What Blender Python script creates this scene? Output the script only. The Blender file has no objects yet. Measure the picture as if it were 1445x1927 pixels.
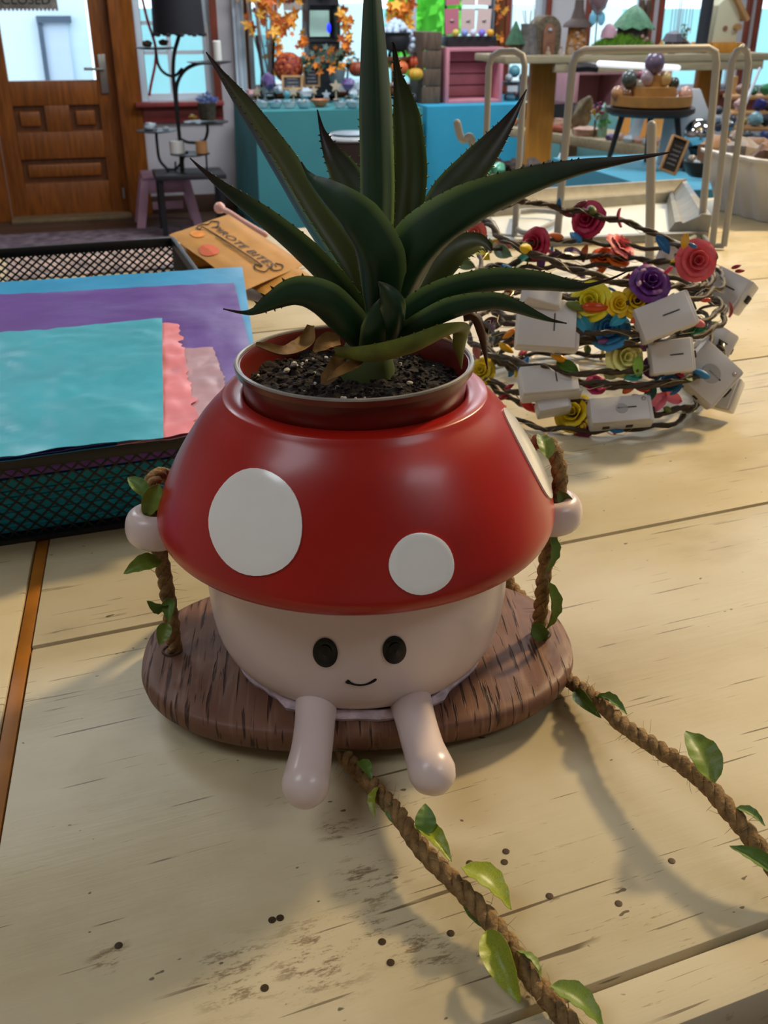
import bpy, bmesh, math, random
from mathutils import Vector, Matrix, Quaternion, noise
from mathutils.bvhtree import BVHTree

sc = bpy.context.scene
COL = sc.collection
PI = math.pi
rnd = random.Random(7)

# ------------------------------------------------------------------ camera
FPX, CX, CY, H = 1850.0, 722.5, 963.5, 0.343
PITCH, YAW = math.radians(27.0), math.radians(-16.0)
FLOOR_Z = -0.95
cam = bpy.data.cameras.new('camera')
cam.sensor_fit = 'VERTICAL'
cam.sensor_height = 36.0
cam.lens = FPX / 1927.0 * 36.0
cam.clip_start = 0.02
cam.clip_end = 200
cam.dof.use_dof = True
cam.dof.focus_distance = 0.47
cam.dof.aperture_fstop = 26.0
camo = bpy.data.objects.new('camera', cam)
COL.objects.link(camo)
camo.location = (0, 0, H)
camo.rotation_euler = (PI / 2 - PITCH, 0, YAW)
sc.camera = camo

# ------------------------------------------------------------------ world, lights, exposure
w = bpy.data.worlds.new('sky')
sc.world = w
w.use_nodes = True
nt = w.node_tree
bg = nt.nodes['Background']
bg.inputs[0].default_value = (0.80, 0.92, 1.0, 1)
bg.inputs[1].default_value = 3.2
sc.view_settings.view_transform = 'Standard'
sc.view_settings.look = 'None'
sc.view_settings.exposure = -0.18
sc.view_settings.gamma = 1.0
sc.view_settings.use_curve_mapping = False

def area(name, loc, aim, sx, sy, power, col, shape='RECTANGLE'):
    l = bpy.data.lights.new(name, 'AREA')
    l.shape = shape
    l.size = sx
    if shape == 'RECTANGLE':
        l.size_y = sy
    l.energy = power
    l.color = col
    o = bpy.data.objects.new(name, l)
    COL.objects.link(o)
    o.location = loc
    o.rotation_euler = (Vector(aim) - Vector(loc)).to_track_quat('-Z', 'Y').to_euler()
    return o

KEY = Vector((2.10, 1.50, 1.70))
area('warm_lamp_light', KEY, (0.114, 0.452, 0.08), 0.28, 0.28, 82, (1.0, 0.76, 0.43), 'DISK')
FILL_PANELS = [(-1.2, 0.2), (1.4, -0.9), (-1.0, 3.2), (1.6, 3.4), (3.6, 2.6), (1.4, 5.9), (3.4, 5.6)]  # unseen ceiling panels, added to give the room a cool fill
for i, (x, y) in enumerate(FILL_PANELS):
    area('added_fill_light', (x, y, 1.80), (x, y, 0), 1.1, 0.55, 12 if y < 2 else (36 if y < 5 else 52), (0.84, 0.92, 1.0))

# ------------------------------------------------------------------ pixel helpers (photo frame 1445 x 1927)
RT = Vector((math.cos(YAW), math.sin(YAW), 0))
FW = Vector((-math.sin(YAW), math.cos(YAW), 0))
UP = Vector((0, 0, 1))
CAM = Vector((0, 0, H))

def ray(px, py):
    u = (px - CX) / FPX
    v = (py - CY) / FPX
    return RT * u + FW * (math.cos(PITCH) - v * math.sin(PITCH)) + UP * (-math.sin(PITCH) - v * math.cos(PITCH))

def G(px, py, z=0.0):
    r = ray(px, py)
    return CAM + r * ((z - H) / r.z)

def W(px, py, y):
    r = ray(px, py)
    return CAM + r * (y / r.y)

def D(px, py, d):
    r = ray(px, py)
    return CAM + r * (d / r.dot(FW))

def S(p):
    """metres per photo pixel at world point p"""
    q = Vector(p) - CAM
    return (q.dot(FW) * math.cos(PITCH) - q.z * math.sin(PITCH)) / FPX

def C(h):
    h = h.lstrip('#')
    out = []
    for i in (0, 2, 4):
        c = int(h[i:i + 2], 16) / 255
        out.append(c / 12.92 if c <= 0.04045 else ((c + 0.055) / 1.055) ** 2.4)
    return tuple(out) + (1,)

# ------------------------------------------------------------------ materials
MATS = {}

def M(name, col, rough=0.5, metal=0.0, spec=0.5, var=0.0, vs=30, bump=0.0, bs=120, sss=0.0, coat=0.0, stretch=None, trans=0.0, emit=0.0, alpha=1.0):
    if name in MATS:
        return MATS[name]
    m = bpy.data.materials.new(name)
    m.use_nodes = True
    t = m.node_tree
    b = t.nodes['Principled BSDF']
    c = C(col) if isinstance(col, str) else col
    b.inputs['Base Color'].default_value = c
    b.inputs['Roughness'].default_value = rough
    b.inputs['Metallic'].default_value = metal
    b.inputs['Specular IOR Level'].default_value = spec
    if coat:
        b.inputs['Coat Weight'].default_value = coat
        b.inputs['Coat Roughness'].default_value = 0.15
    if sss:
        b.inputs['Subsurface Weight'].default_value = sss
        b.inputs['Subsurface Radius'].default_value = (0.01, 0.007, 0.005)
        b.inputs['Subsurface Scale'].default_value = 0.5
    if trans:
        b.inputs['Transmission Weight'].default_value = trans
    if emit:
        b.inputs['Emission Color'].default_value = c
        b.inputs['Emission Strength'].default_value = emit
    if alpha < 1:
        b.inputs['Alpha'].default_value = alpha
    if var or bump:
        tc = t.nodes.new('ShaderNodeTexCoord')
        mp = t.nodes.new('ShaderNodeMapping')
        if stretch:
            mp.inputs['Scale'].default_value = stretch
        t.links.new(tc.outputs['Object'], mp.inputs[0])
    if var:
        n = t.nodes.new('ShaderNodeTexNoise')
        n.inputs['Scale'].default_value = vs
        n.inputs['Detail'].default_value = 4
        t.links.new(mp.outputs[0], n.inputs['Vector'])
        r = t.nodes.new('ShaderNodeMix')
        r.data_type = 'RGBA'
        r.inputs[6].default_value = tuple(max(0, x * (1 - var)) for x in c[:3]) + (1,)
        r.inputs[7].default_value = tuple(min(1, x * (1 + var)) for x in c[:3]) + (1,)
        mr = t.nodes.new('ShaderNodeMapRange')
        mr.inputs[1].default_value = 0.32
        mr.inputs[2].default_value = 0.68
        t.links.new(n.outputs[0], mr.inputs[0])
        t.links.new(mr.outputs[0], r.inputs[0])
        t.links.new(r.outputs[2], b.inputs['Base Color'])
    if bump:
        n = t.nodes.new('ShaderNodeTexNoise')
        n.inputs['Scale'].default_value = bs
        n.inputs['Detail'].default_value = 5
        t.links.new(mp.outputs[0], n.inputs['Vector'])
        bp = t.nodes.new('ShaderNodeBump')
        bp.inputs['Strength'].default_value = bump
        bp.inputs['Distance'].default_value = 0.002
        t.links.new(n.outputs[0], bp.inputs['Height'])
        t.links.new(bp.outputs[0], b.inputs['Normal'])
    MATS[name] = m
    return m

def node(t, typ, **kw):
    n = t.nodes.new(typ)
    for k, v in kw.items():
        setattr(n, k, v)
    return n

def table_paint():
    """cream paint on planks: fine cracks along the grain, rubbed brown patches, grey stains, specks"""
    m = bpy.data.materials.new('distressed_cream_paint')
    m.use_nodes = True
    t = m.node_tree
    L = t.links.new
    b = t.nodes['Principled BSDF']
    b.inputs['Roughness'].default_value = 0.42
    b.inputs['Specular IOR Level'].default_value = 0.35
    tc = node(t, 'ShaderNodeTexCoord')
    rot = node(t, 'ShaderNodeMapping')
    rot.inputs['Rotation'].default_value = (0, 0, -0.0873)
    L(tc.outputs['Object'], rot.inputs[0])

    def nz(scale, vec, detail=4, rough=.55):
        mp = node(t, 'ShaderNodeMapping')
        mp.inputs['Scale'].default_value = vec
        L(rot.outputs[0], mp.inputs[0])
        n = node(t, 'ShaderNodeTexNoise')
        n.inputs['Scale'].default_value = scale
        n.inputs['Detail'].default_value = detail
        n.inputs['Roughness'].default_value = rough
        L(mp.outputs[0], n.inputs['Vector'])
        return n.outputs[0]

    def rng(v, a, c, lo=0., hi=1.):
        r = node(t, 'ShaderNodeMapRange')
        r.interpolation_type = 'SMOOTHSTEP'
        r.inputs[1].default_value = a
        r.inputs[2].default_value = c
        r.inputs[3].default_value = lo
        r.inputs[4].default_value = hi
        L(v, r.inputs[0])
        return r.outputs[0]

    def mul(a, c):
        r = node(t, 'ShaderNodeMath', operation='MULTIPLY')
        L(a, r.inputs[0])
        if isinstance(c, float):
            r.inputs[1].default_value = c
        else:
            L(c, r.inputs[1])
        return r.outputs[0]

    def mix(f, a, c):
        r = node(t, 'ShaderNodeMix', data_type='RGBA')
        L(f, r.inputs[0])
        if isinstance(a, tuple):
            r.inputs[6].default_value = a
        else:
            L(a, r.inputs[6])
        r.inputs[7].default_value = c
        return r.outputs[2]

    col = mix(rng(nz(5, (1, 2.2, 1), 5), .35, .7), C('#d3c6a6'), C('#c4b48d'))
    col = mix(mul(rng(nz(9, (1, 1.6, 1), 6), .50, .72), .55), col, C('#b2a27c'))
    # broad grey smudges and rubbed-through brown patches
    col = mix(mul(rng(nz(4.2, (1, 1, 1), 7, .65), .56, .74), .30), col, C('#8d836c'))
    geo = node(t, 'ShaderNodeNewGeometry')
    acc = None
    for (px, py, r) in ((600, 1800, .030), (690, 1660, .022), (800, 1790, .022), (440, 1835, .026), (640, 1560, .016), (205, 1800, .012), (680, 1750, .02)):
        q = CAM + ray(px, py) * (-H / ray(px, py).z)
        dn = node(t, 'ShaderNodeVectorMath', operation='DISTANCE')
        L(geo.outputs['Position'], dn.inputs[0])
        dn.inputs[1].default_value = q
        v = rng(dn.outputs['Value'], r, r * .25)
        if acc is None:
            acc = v
        else:
            mxn = node(t, 'ShaderNodeMath', operation='MAXIMUM')
            L(acc, mxn.inputs[0])
            L(v, mxn.inputs[1])
            acc = mxn.outputs[0]
    rub = mul(acc, rng(nz(75, (1, 3.2, 1), 7, .8), .50, .60))
    col = mix(mul(rub, .75), col, C('#6a5230'))
    scr = mul(rng(nz(90, (.5, 5, 1), 5, .7), .62, .66), rng(nz(5, (1, 1, 1), 3), .52, .62))
    col = mix(mul(scr, .5), col, C('#75603a'))
    # fine grain cracks: long thin dark lines, broken into dashes
    crack = mul(rng(nz(42, (.16, 6.5, 1), 2), .675, .69), rng(nz(14, (1, 2.5, 1), 3), .46, .54))
    crack2 = mul(rng(nz(90, (.14, 5., 1), 2), .675, .69), rng(nz(9, (1, 1, 1), 3), .46, .56))
    col = mix(mul(crack, .8), col, C('#55432a'))
    col = mix(mul(crack2, .7), col, C('#5d4c33'))
    speck = rng(nz(190, (.7, 1, 1), 1), .775, .80)
    col = mix(mul(speck, .8), col, C('#463822'))
    L(col, b.inputs['Base Color'])
    bp = node(t, 'ShaderNodeBump')
    bp.inputs['Strength'].default_value = .25
    bp.inputs['Distance'].default_value = .0008
    L(nz(45, (.4, 5, 1), 4), bp.inputs['Height'])
    L(bp.outputs[0], b.inputs['Normal'])
    return m

def agave_mat():
    m = bpy.data.materials.new('agave_green')
    m.use_nodes = True
    t = m.node_tree
    L = t.links.new
    b = t.nodes['Principled BSDF']
    at = node(t, 'ShaderNodeAttribute', attribute_name='tip')
    ad = node(t, 'ShaderNodeAttribute', attribute_name='face')
    tc = node(t, 'ShaderNodeTexCoord')
    n = node(t, 'ShaderNodeTexNoise')
    n.inputs['Scale'].default_value = 55
    n.inputs['Detail'].default_value = 4
    L(tc.outputs['Object'], n.inputs['Vector'])
    a = node(t, 'ShaderNodeMix', data_type='RGBA')
    a.inputs[6].default_value = C('#12301a')
    a.inputs[7].default_value = C('#1d4124')
    L(n.outputs[0], a.inputs[0])
    f = node(t, 'ShaderNodeMix', data_type='RGBA')
    f.inputs[7].default_value = C('#494f22')
    L(ad.outputs['Fac'], f.inputs[0])
    L(a.outputs[2], f.inputs[6])
    br = node(t, 'ShaderNodeMix', data_type='RGBA')
    br.inputs[7].default_value = C('#24130f')
    L(at.outputs['Fac'], br.inputs[0])
    L(f.outputs[2], br.inputs[6])
    ed = node(t, 'ShaderNodeAttribute', attribute_name='edge')
    eg = node(t, 'ShaderNodeMix', data_type='RGBA')
    eg.inputs[7].default_value = C('#76914a')
    L(ed.outputs['Fac'], eg.inputs[0])
    L(br.outputs[2], eg.inputs[6])
    L(eg.outputs[2], b.inputs['Base Color'])
    b.inputs['Roughness'].default_value = .42
    b.inputs['Specular IOR Level'].default_value = .45
    b.inputs['Subsurface Weight'].default_value = .08
    b.inputs['Subsurface Radius'].default_value = (.002, .004, .001)
    return m

def glass_mat(name, tint=(0.93, 0.98, 1, 1)):
    m = bpy.data.materials.new(name)
    m.use_nodes = True
    t = m.node_tree
    t.nodes.remove(t.nodes['Principled BSDF'])
    out = t.nodes['Material Output']
    tr = node(t, 'ShaderNodeBsdfTransparent')
    tr.inputs[0].default_value = tint
    gl = node(t, 'ShaderNodeBsdfGlossy')
    gl.inputs['Roughness'].default_value = .02
    fr = node(t, 'ShaderNodeFresnel')
    fr.inputs[0].default_value = 1.35
    mx = node(t, 'ShaderNodeMixShader')
    t.links.new(fr.outputs[0], mx.inputs[0])
    t.links.new(tr.outputs[0], mx.inputs[1])
    t.links.new(gl.outputs[0], mx.inputs[2])
    t.links.new(mx.outputs[0], out.inputs[0])
    MATS[name] = m
    return m

GLASS = glass_mat('window_glass')
CLEAR = glass_mat('clear_glass', (.86, .9, .92, 1))

# ------------------------------------------------------------------ mesh builder
WL = {}

def base_of(p):
    return WL.get(p.name, Vector((0, 0, 0))) if p else Vector((0, 0, 0))

class MB:
    def __init__(self):
        self.v, self.f, self.a = [], [], None

    def add(self, vs, fs):
        o = len(self.v)
        self.v += [Vector(x) for x in vs]
        self.f += [[i + o for i in q] for q in fs]
        return self

    def box(self, c, s, R=None):
        c = Vector(c)
        vs = []
        for x in (-.5, .5):
            for y in (-.5, .5):
                for z in (-.5, .5):
                    q = Vector((x * s[0], y * s[1], z * s[2]))
                    vs.append(c + (R @ q if R else q))
        return self.add(vs, [[0, 1, 3, 2], [4, 6, 7, 5], [0, 4, 5, 1], [2, 3, 7, 6], [0, 2, 6, 4], [1, 5, 7, 3]])

    def bar(self, a, b, wd, th, up=UP):
        """rectangular bar from a to b"""
        a, b = Vector(a), Vector(b)
        d = (b - a).normalized()
        s = d.cross(up)
        s = s.normalized() if s.length > 1e-6 else Vector((1, 0, 0))
        n = s.cross(d)
        vs = []
        for p in (a, b):
            for i, j in ((-1, -1), (1, -1), (1, 1), (-1, 1)):
                vs.append(p + s * i * wd / 2 + n * j * th / 2)
        return self.add(vs, [[3, 2, 1, 0], [4, 5, 6, 7], [0, 1, 5, 4], [1, 2, 6, 5], [2, 3, 7, 6], [3, 0, 4, 7]])

    def tube(self, pts, r, n=8, closed=False, rfun=None, roundcap=False):
        pts = [Vector(p) for p in pts]
        k = len(pts)
        rs = [r] * k if isinstance(r, (int, float)) else list(r)
        if roundcap and not closed:
            for end in (0, 1):
                p = pts[0] if end == 0 else pts[-1]
                q = pts[1] if end == 0 else pts[-2]
                rr = rs[0] if end == 0 else rs[-1]
                d = (p - q).normalized()
                ex = [(p + d * rr * math.sin(a), rr * max(.03, math.cos(a))) for a in (.45, .9, 1.25, PI / 2)]
                if end == 0:
                    pts = [e[0] for e in reversed(ex)] + pts
                    rs = [e[1] for e in reversed(ex)] + rs
                else:
                    pts = pts + [e[0] for e in ex]
                    rs = rs + [e[1] for e in ex]
            k = len(pts)
        vs, fs = [], []
        N = None
        for i in range(k):
            if closed:
                tan = (pts[(i + 1) % k] - pts[i - 1])
            else:
                tan = pts[min(i + 1, k - 1)] - pts[max(i - 1, 0)]
            tan = tan.normalized() if tan.length > 1e-9 else Vector((0, 0, 1))
            if N is None:
                N = tan.cross(UP)
                if N.length < 1e-4:
                    N = Vector((1, 0, 0))
            N = (N - tan * N.dot(tan))
            N = N.normalized() if N.length > 1e-6 else tan.orthogonal().normalized()
            B = tan.cross(N)
            for j in range(n):
                a = 2 * PI * j / n
                vs.append(pts[i] + (N * math.cos(a) + B * math.sin(a)) * rs[i])
        m = k if closed else k - 1
        for i in range(m):
            i2 = (i + 1) % k
            for j in range(n):
                j2 = (j + 1) % n
                fs.append([i * n + j, i * n + j2, i2 * n + j2, i2 * n + j])
        if not closed:
            fs.append(list(range(n))[::-1])
            fs.append([(k - 1) * n + j for j in range(n)])
        return self.add(vs, fs)

    def lathe(self, prof, n=32, c=(0, 0, 0), R=None, sx=1, sy=1, close=True):
        c = Vector(c)
        vs, fs = [], []
        k = len(prof)
        for r, z in prof:
            for j in range(n):
                a = 2 * PI * j / n
                q = Vector((r * math.cos(a) * sx, r * math.sin(a) * sy, z))
                vs.append(c + (R @ q if R else q))
        for i in range(k - 1):
            for j in range(n):
                j2 = (j + 1) % n
                fs.append([i * n + j, i * n + j2, (i + 1) * n + j2, (i + 1) * n + j])
        if close:
            if prof[0][0] > 1e-6:
                fs.append(list(range(n))[::-1])
            if prof[-1][0] > 1e-6:
                fs.append([(k - 1) * n + j for j in range(n)])
        return self.add(vs, fs)

    def ell(self, c, r, n=14, m=9, R=None, nz=0, seed=0):
        if isinstance(r, (int, float)):
            r = (r, r, r)
        c = Vector(c)
        vs, fs = [], []
        for i in range(m + 1):
            t = PI * i / m
            for j in range(n):
                a = 2 * PI * j / n
                q = Vector((math.sin(t) * math.cos(a), math.sin(t) * math.sin(a), -math.cos(t)))
                if nz:
                    q *= 1 + nz * noise.noise(q * 1.7 + Vector((seed * 3.1, seed, 0)))
                q = Vector((q.x * r[0], q.y * r[1], q.z * r[2]))
                vs.append(c + (R @ q if R else q))
        for i in range(m):
            for j in range(n):
                j2 = (j + 1) % n
                fs.append([i * n + j, i * n + j2, (i + 1) * n + j2, (i + 1) * n + j])
        return self.add(vs, fs)

    def grid(self, fn, nu, nv):
        vs = [fn(i / nu, j / nv) for j in range(nv + 1) for i in range(nu + 1)]
        fs = []
        for j in range(nv):
            for i in range(nu):
                a = j * (nu + 1) + i
                fs.append([a, a + 1, a + nu + 2, a + nu + 1])
        return self.add(vs, fs)

    def prism(self, pts, d):
        """polygon pts extruded by vector d"""
        pts = [Vector(p) for p in pts]
        d = Vector(d)
        n = len(pts)
        return self.add(pts + [p + d for p in pts], [list(range(n))[::-1], [n + i for i in range(n)]] + [[i, (i + 1) % n, n + (i + 1) % n, n + i] for i in range(n)])

    def mesh(self, name, base=Vector((0, 0, 0)), smooth=40, bevel=0, solid=0, weld=True):
        me = bpy.data.meshes.new(name)
        bm = bmesh.new()
        vv = [bm.verts.new(p - base) for p in self.v]
        for q in self.f:
            try:
                bm.faces.new([vv[i] for i in q])
            except ValueError:
                pass
        if weld:
            bmesh.ops.remove_doubles(bm, verts=bm.verts[:], dist=1e-6)
        if solid:
            bmesh.ops.solidify(bm, geom=bm.faces[:], thickness=solid)
        bmesh.ops.recalc_face_normals(bm, faces=bm.faces[:])
        if bevel:
            bmesh.ops.bevel(bm, geom=bm.edges[:], offset=bevel, segments=2, affect='EDGES', profile=.5, clamp_overlap=True)
        bm.to_mesh(me)
        bm.free()
        if smooth:
            me.polygons.foreach_set('use_smooth', [True] * len(me.polygons))
            me.set_sharp_from_angle(angle=math.radians(smooth))
        return me

    def build(self, name, mat, parent=None, smooth=40, bevel=0, solid=0, label=None, kind=None, weld=True):
        me = self.mesh(name, base_of(parent), smooth, bevel, solid, weld)
        me.materials.append(mat)
        o = bpy.data.objects.new(name, me)
        COL.objects.link(o)
        if parent:
            o.parent = parent
            WL[o.name] = base_of(parent)
        if label:
            o['label'] = label
        if kind:
            o['kind'] = kind
        return o

def thing(name, label, cat, loc=(0, 0, 0), group=None):
    o = bpy.data.objects.new(name, None)
    o.empty_display_size = .02
    COL.objects.link(o)
    o.location = loc
    WL[o.name] = Vector(loc)
    o['label'] = label
    o['category'] = cat
    if group:
        o['group'] = group
    return o

def one(mb, name, mat, label, cat, group=None, **kw):
    """a thing that is a single mesh, origin at its base centre"""
    lo = Vector((min(p.x for p in mb.v), min(p.y for p in mb.v), min(p.z for p in mb.v)))
    hi = Vector((max(p.x for p in mb.v), max(p.y for p in mb.v), max(p.z for p in mb.v)))
    b = Vector(((lo.x + hi.x) / 2, (lo.y + hi.y) / 2, lo.z))
    for i in range(len(mb.v)):
        mb.v[i] = mb.v[i] - b
    o = mb.build(name, mat, **kw)
    o.location = b
    WL[o.name] = b
    o['label'] = label
    o['category'] = cat
    if group:
        o['group'] = group
    return o

def struct(mb, name, mat, parent=None, **kw):
    o = mb.build(name, mat, parent, **kw)
    if not parent:
        o['kind'] = 'structure'
    return o

def inst(me, name, mat, parent, loc, rot=None, scale=1.0):
    """child sharing mesh data; material on the object slot"""
    o = bpy.data.objects.new(name, me)
    COL.objects.link(o)
    if mat:
        o.material_slots[0].link = 'OBJECT'
        o.material_slots[0].material = mat
    o.parent = parent
    o.rotation_mode = 'QUATERNION'
    o.location = Vector(loc) - base_of(parent)
    if rot is not None:
        o.rotation_quaternion = rot
    o.scale = (scale,) * 3 if isinstance(scale, (int, float)) else scale
    WL[o.name] = base_of(parent)
    return o

def cr(pts, n=8):
    """Catmull-Rom through points"""
    pts = [Vector(p) for p in pts]
    P = [pts[0] * 2 - pts[1]] + pts + [pts[-1] * 2 - pts[-2]]
    out = []
    for i in range(1, len(P) - 2):
        for k in range(n):
            t = k / n
            a, b, c, d = P[i - 1], P[i], P[i + 1], P[i + 2]
            out.append(.5 * ((2 * b) + (c - a) * t + (2 * a - 5 * b + 4 * c - d) * t * t + (3 * b - a - 3 * c + d) * t ** 3))
    out.append(pts[-1])
    return out

def lerpl(xs, t):
    """piecewise-linear list lookup"""
    x = t * (len(xs) - 1)
    i = min(int(x), len(xs) - 2)
    return xs[i] + (xs[i + 1] - xs[i]) * (x - i)

def text_mesh(s, size=1.0, shear=0):
    cu = bpy.data.curves.new('txt', 'FONT')
    cu.body = s
    cu.size = size
    cu.align_x = 'CENTER'
    cu.align_y = 'CENTER'
    cu.shear = shear
    o = bpy.data.objects.new('txt', cu)
    COL.objects.link(o)
    dg = bpy.context.evaluated_depsgraph_get()
    me = bpy.data.meshes.new_from_object(o.evaluated_get(dg))
    vs = [v.co.copy() for v in me.vertices]
    fs = [list(p.vertices) for p in me.polygons]
    bpy.data.objects.remove(o)
    bpy.data.meshes.remove(me)
    return vs, fs

def text_on(parent, s, size, org, ux, uy, mat, name='lettering', off=0.0, shear=0):
    vs, fs = text_mesh(s, size, shear)
    ux, uy = Vector(ux).normalized(), Vector(uy).normalized()
    n = ux.cross(uy)
    mb = MB().add([Vector(org) + ux * v.x + uy * v.y + n * off for v in vs], fs)
    return mb.build(name, mat, parent, smooth=0, weld=False)


# ================================================================== THE ROOM
YB = 7.42            # inner face of the door wall
CEIL = 1.86
HEAD = 1.22          # top of the openings
XL, XR, YF = -3.4, 5.9, -3.0

def rug_floor():
    m = bpy.data.materials.new('dark_wood_floor')
    m.use_nodes = True
    t = m.node_tree
    b = t.nodes['Principled BSDF']
    tc = node(t, 'ShaderNodeTexCoord')
    br = node(t, 'ShaderNodeTexBrick')
    br.inputs['Scale'].default_value = 1.0
    br.inputs['Brick Width'].default_value = 1.4
    br.inputs['Row Height'].default_value = .12
    br.inputs['Mortar Size'].default_value = .004
    br.inputs['Color1'].default_value = C('#5b4334')
    br.inputs['Color2'].default_value = C('#49352a')
    br.inputs['Mortar'].default_value = C('#20150f')
    t.links.new(tc.outputs['Object'], br.inputs[0])
    t.links.new(br.outputs[0], b.inputs['Base Color'])
    b.inputs['Roughness'].default_value = .45
    return m

m_wall = M('pale_grey_wall', '#c4bec0', .8, var=.06, vs=3)
m_ceil = M('white_ceiling', '#d8d4cc', .9)
m_oak = M('orange_oak', '#8a4c17', .38, var=.28, vs=9, stretch=(6, 6, .7), bump=.08, bs=40)
m_oakd = M('dark_oak', '#6a3a14', .42, var=.25, vs=9, stretch=(6, 6, .7))
m_redwood = M('red_brown_wood', '#7d3a28', .45, var=.2, vs=8)
m_redsill = M('red_sill_paint', '#8d3a36', .45, var=.12, vs=10)
m_steel = M('brushed_steel', '#a9a49c', .35, metal=.85)
m_black = M('black_metal', '#17161a', .45)
m_white = M('white_plaster', '#e8e8ea', .8)

struct(MB().box(((XL + XR) / 2, (YF + YB) / 2, FLOOR_Z - .05), (XR - XL, YB - YF + .6, .1)), 'floor', rug_floor())
struct(MB().box(((XL + XR) / 2, (YF + YB) / 2, CEIL + .05), (XR - XL, YB - YF + .6, .1)), 'ceiling', m_ceil)
struct(MB().box((XL - .05, (YF + YB) / 2, .45), (.1, YB - YF, 2.8)), 'wall_left', m_wall)
struct(MB().box((XR + .05, (YF + YB) / 2, .45), (.1, YB - YF, 2.8)), 'wall_right', m_wall)
struct(MB().box(((XL + XR) / 2, YF - .05, .45), (XR - XL, .1, 2.8)), 'wall_front', m_wall)

X = lambda px, py=100: W(px, py, YB).x
Z = lambda px, py: W(px, py, YB).z
OPEN = [  # x0, x1, sill
    (X(-28), X(212), FLOOR_Z),
    (X(258), X(398), Z(330, 190)),
    (X(468), X(936), Z(560, 172)),
    (X(958, 50), X(1024, 50), Z(990, 172)),
    (X(1108, 50), X(1215, 50), Z(1110, 172)),
    (X(1244, 50), X(1398, 50), Z(1250, 172)),
    (X(1425, 50), X(1500, 50), Z(1440, 172)),
]
wm = MB()
xa = XL
TH = .16
for x0, x1, s in OPEN:
    wm.box(((xa + x0) / 2, YB + TH / 2, .45), (x0 - xa, TH, 2.8))
    if s > FLOOR_Z + .01:
        wm.box(((x0 + x1) / 2, YB + TH / 2, (FLOOR_Z + s) / 2), (x1 - x0, TH, s - FLOOR_Z))
    wm.box(((x0 + x1) / 2, YB + TH / 2, (HEAD + CEIL) / 2), (x1 - x0, TH, CEIL - HEAD))
    xa = x1
wm.box(((xa + XR) / 2, YB + TH / 2, .45), (XR - xa, TH, 2.8))
struct(wm, 'wall_back', m_wall)

def window(i, x0, x1, s, trim, tw, mull=(), rails=(), sillm=None):
    t = thing('window_%d' % i, 'x', 'x', (x0, YB, s))
    for k in ('label', 'category'):
        del t[k]
    t['kind'] = 'structure'
    f = .045
    mb = MB()
    for a, b in ((x0, x0 + f), (x1 - f, x1)):
        mb.box(((a + b) / 2, YB + .08, (s + HEAD) / 2), (b - a, .05, HEAD - s))
    mb.box(((x0 + x1) / 2, YB + .08, s + f / 2), (x1 - x0 - 2 * f, .05, f))
    mb.box(((x0 + x1) / 2, YB + .08, HEAD - f / 2), (x1 - x0 - 2 * f, .05, f))
    mb.build('window_frame', M('pale_window_frame', '#c9d3da', .5), t, bevel=.003)
    for q in mull:
        MB().box((q, YB + .08, (s + HEAD) / 2), (.03, .04, HEAD - s - 2 * f)).build('mullion', MATS['pale_window_frame'], t)
    for q in rails:
        MB().box(((x0 + x1) / 2, YB + .081, q), (x1 - x0 - 2 * f, .03, .025)).build('rail', MATS['pale_window_frame'], t)
    xs = [x0 + f] + sorted(mull) + [x1 - f]
    for a, b in zip(xs[:-1], xs[1:]):
        MB().box(((a + b) / 2, YB + .085, (s + HEAD) / 2), (b - a - .004, .006, HEAD - s - 2 * f)).build('pane', GLASS, t)
    if tw:
        mb = MB()
        for a in (x0 - tw / 2, x1 + tw / 2):
            mb.box((a, YB - .015, (s + HEAD) / 2 - .02), (tw, .03, HEAD - s + .16))
        mb.box(((x0 + x1) / 2, YB - .015, HEAD + tw / 2), (x1 - x0, .03, tw))
        mb.build('trim', trim, t, bevel=.004)
        MB().box(((x0 + x1) / 2, YB - .04, s - .015), (x1 - x0 + 2 * tw, .1, .03)).build('window_sill', sillm or trim, t, bevel=.004)
        MB().box(((x0 + x1) / 2, YB - .012, s - .085), (x1 - x0 + 2 * tw, .024, .105)).build('apron', sillm or trim, t, bevel=.004)
    return t

for i, o in enumerate(OPEN[1:]):
    x0, x1, s = o
    if i == 0:
        window(1, x0, x1, s, m_redwood, .05, mull=[x0 + .22], rails=[s + .3, s + .48], sillm=m_redsill)
    elif i == 1:
        window(2, x0, x1, s, m_oakd, .035, mull=[x0 + (x1 - x0) * .33, x0 + (x1 - x0) * .66])
    else:
        window(i + 1, x0, x1, s, m_redwood, .04)

# door: stiles, rails, raised panels, pane, lever
x0, x1, _ = OPEN[0]
d = thing('door_1', 'x', 'x', (x0, YB, FLOOR_Z))
for k in ('label', 'category'):
    del d[k]
d['kind'] = 'structure'
gz = Z(100, 152)
gx1 = X(180, 140)
gx0 = x0 + (x1 - gx1) * .9
yd = YB + .05
MB().box(((x0 + gx0) / 2, yd, (FLOOR_Z + HEAD) / 2), (gx0 - x0, .045, HEAD - FLOOR_Z)).build('stile', m_oak, d, bevel=.004)
MB().box(((gx1 + x1) / 2, yd, (FLOOR_Z + HEAD) / 2), (x1 - gx1, .045, HEAD - FLOOR_Z)).build('stile', m_oak, d, bevel=.004)
pz = [Z(60, 200), Z(60, 250), Z(100, 300), Z(100, 345)]
mid = (gx0 + gx1) / 2
def rail(a, b, za, zb):
    MB().box(((a + b) / 2, yd, (za + zb) / 2), (b - a, .045, abs(zb - za))).build('rail', m_oak, d, bevel=.003)
rail(gx0, gx1, gz, pz[0])
rail(gx0, gx1, pz[1], pz[2])
rail(gx0, gx1, pz[3], FLOOR_Z + .02)
rail(gx0, gx1, HEAD - .1, HEAD)
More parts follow.
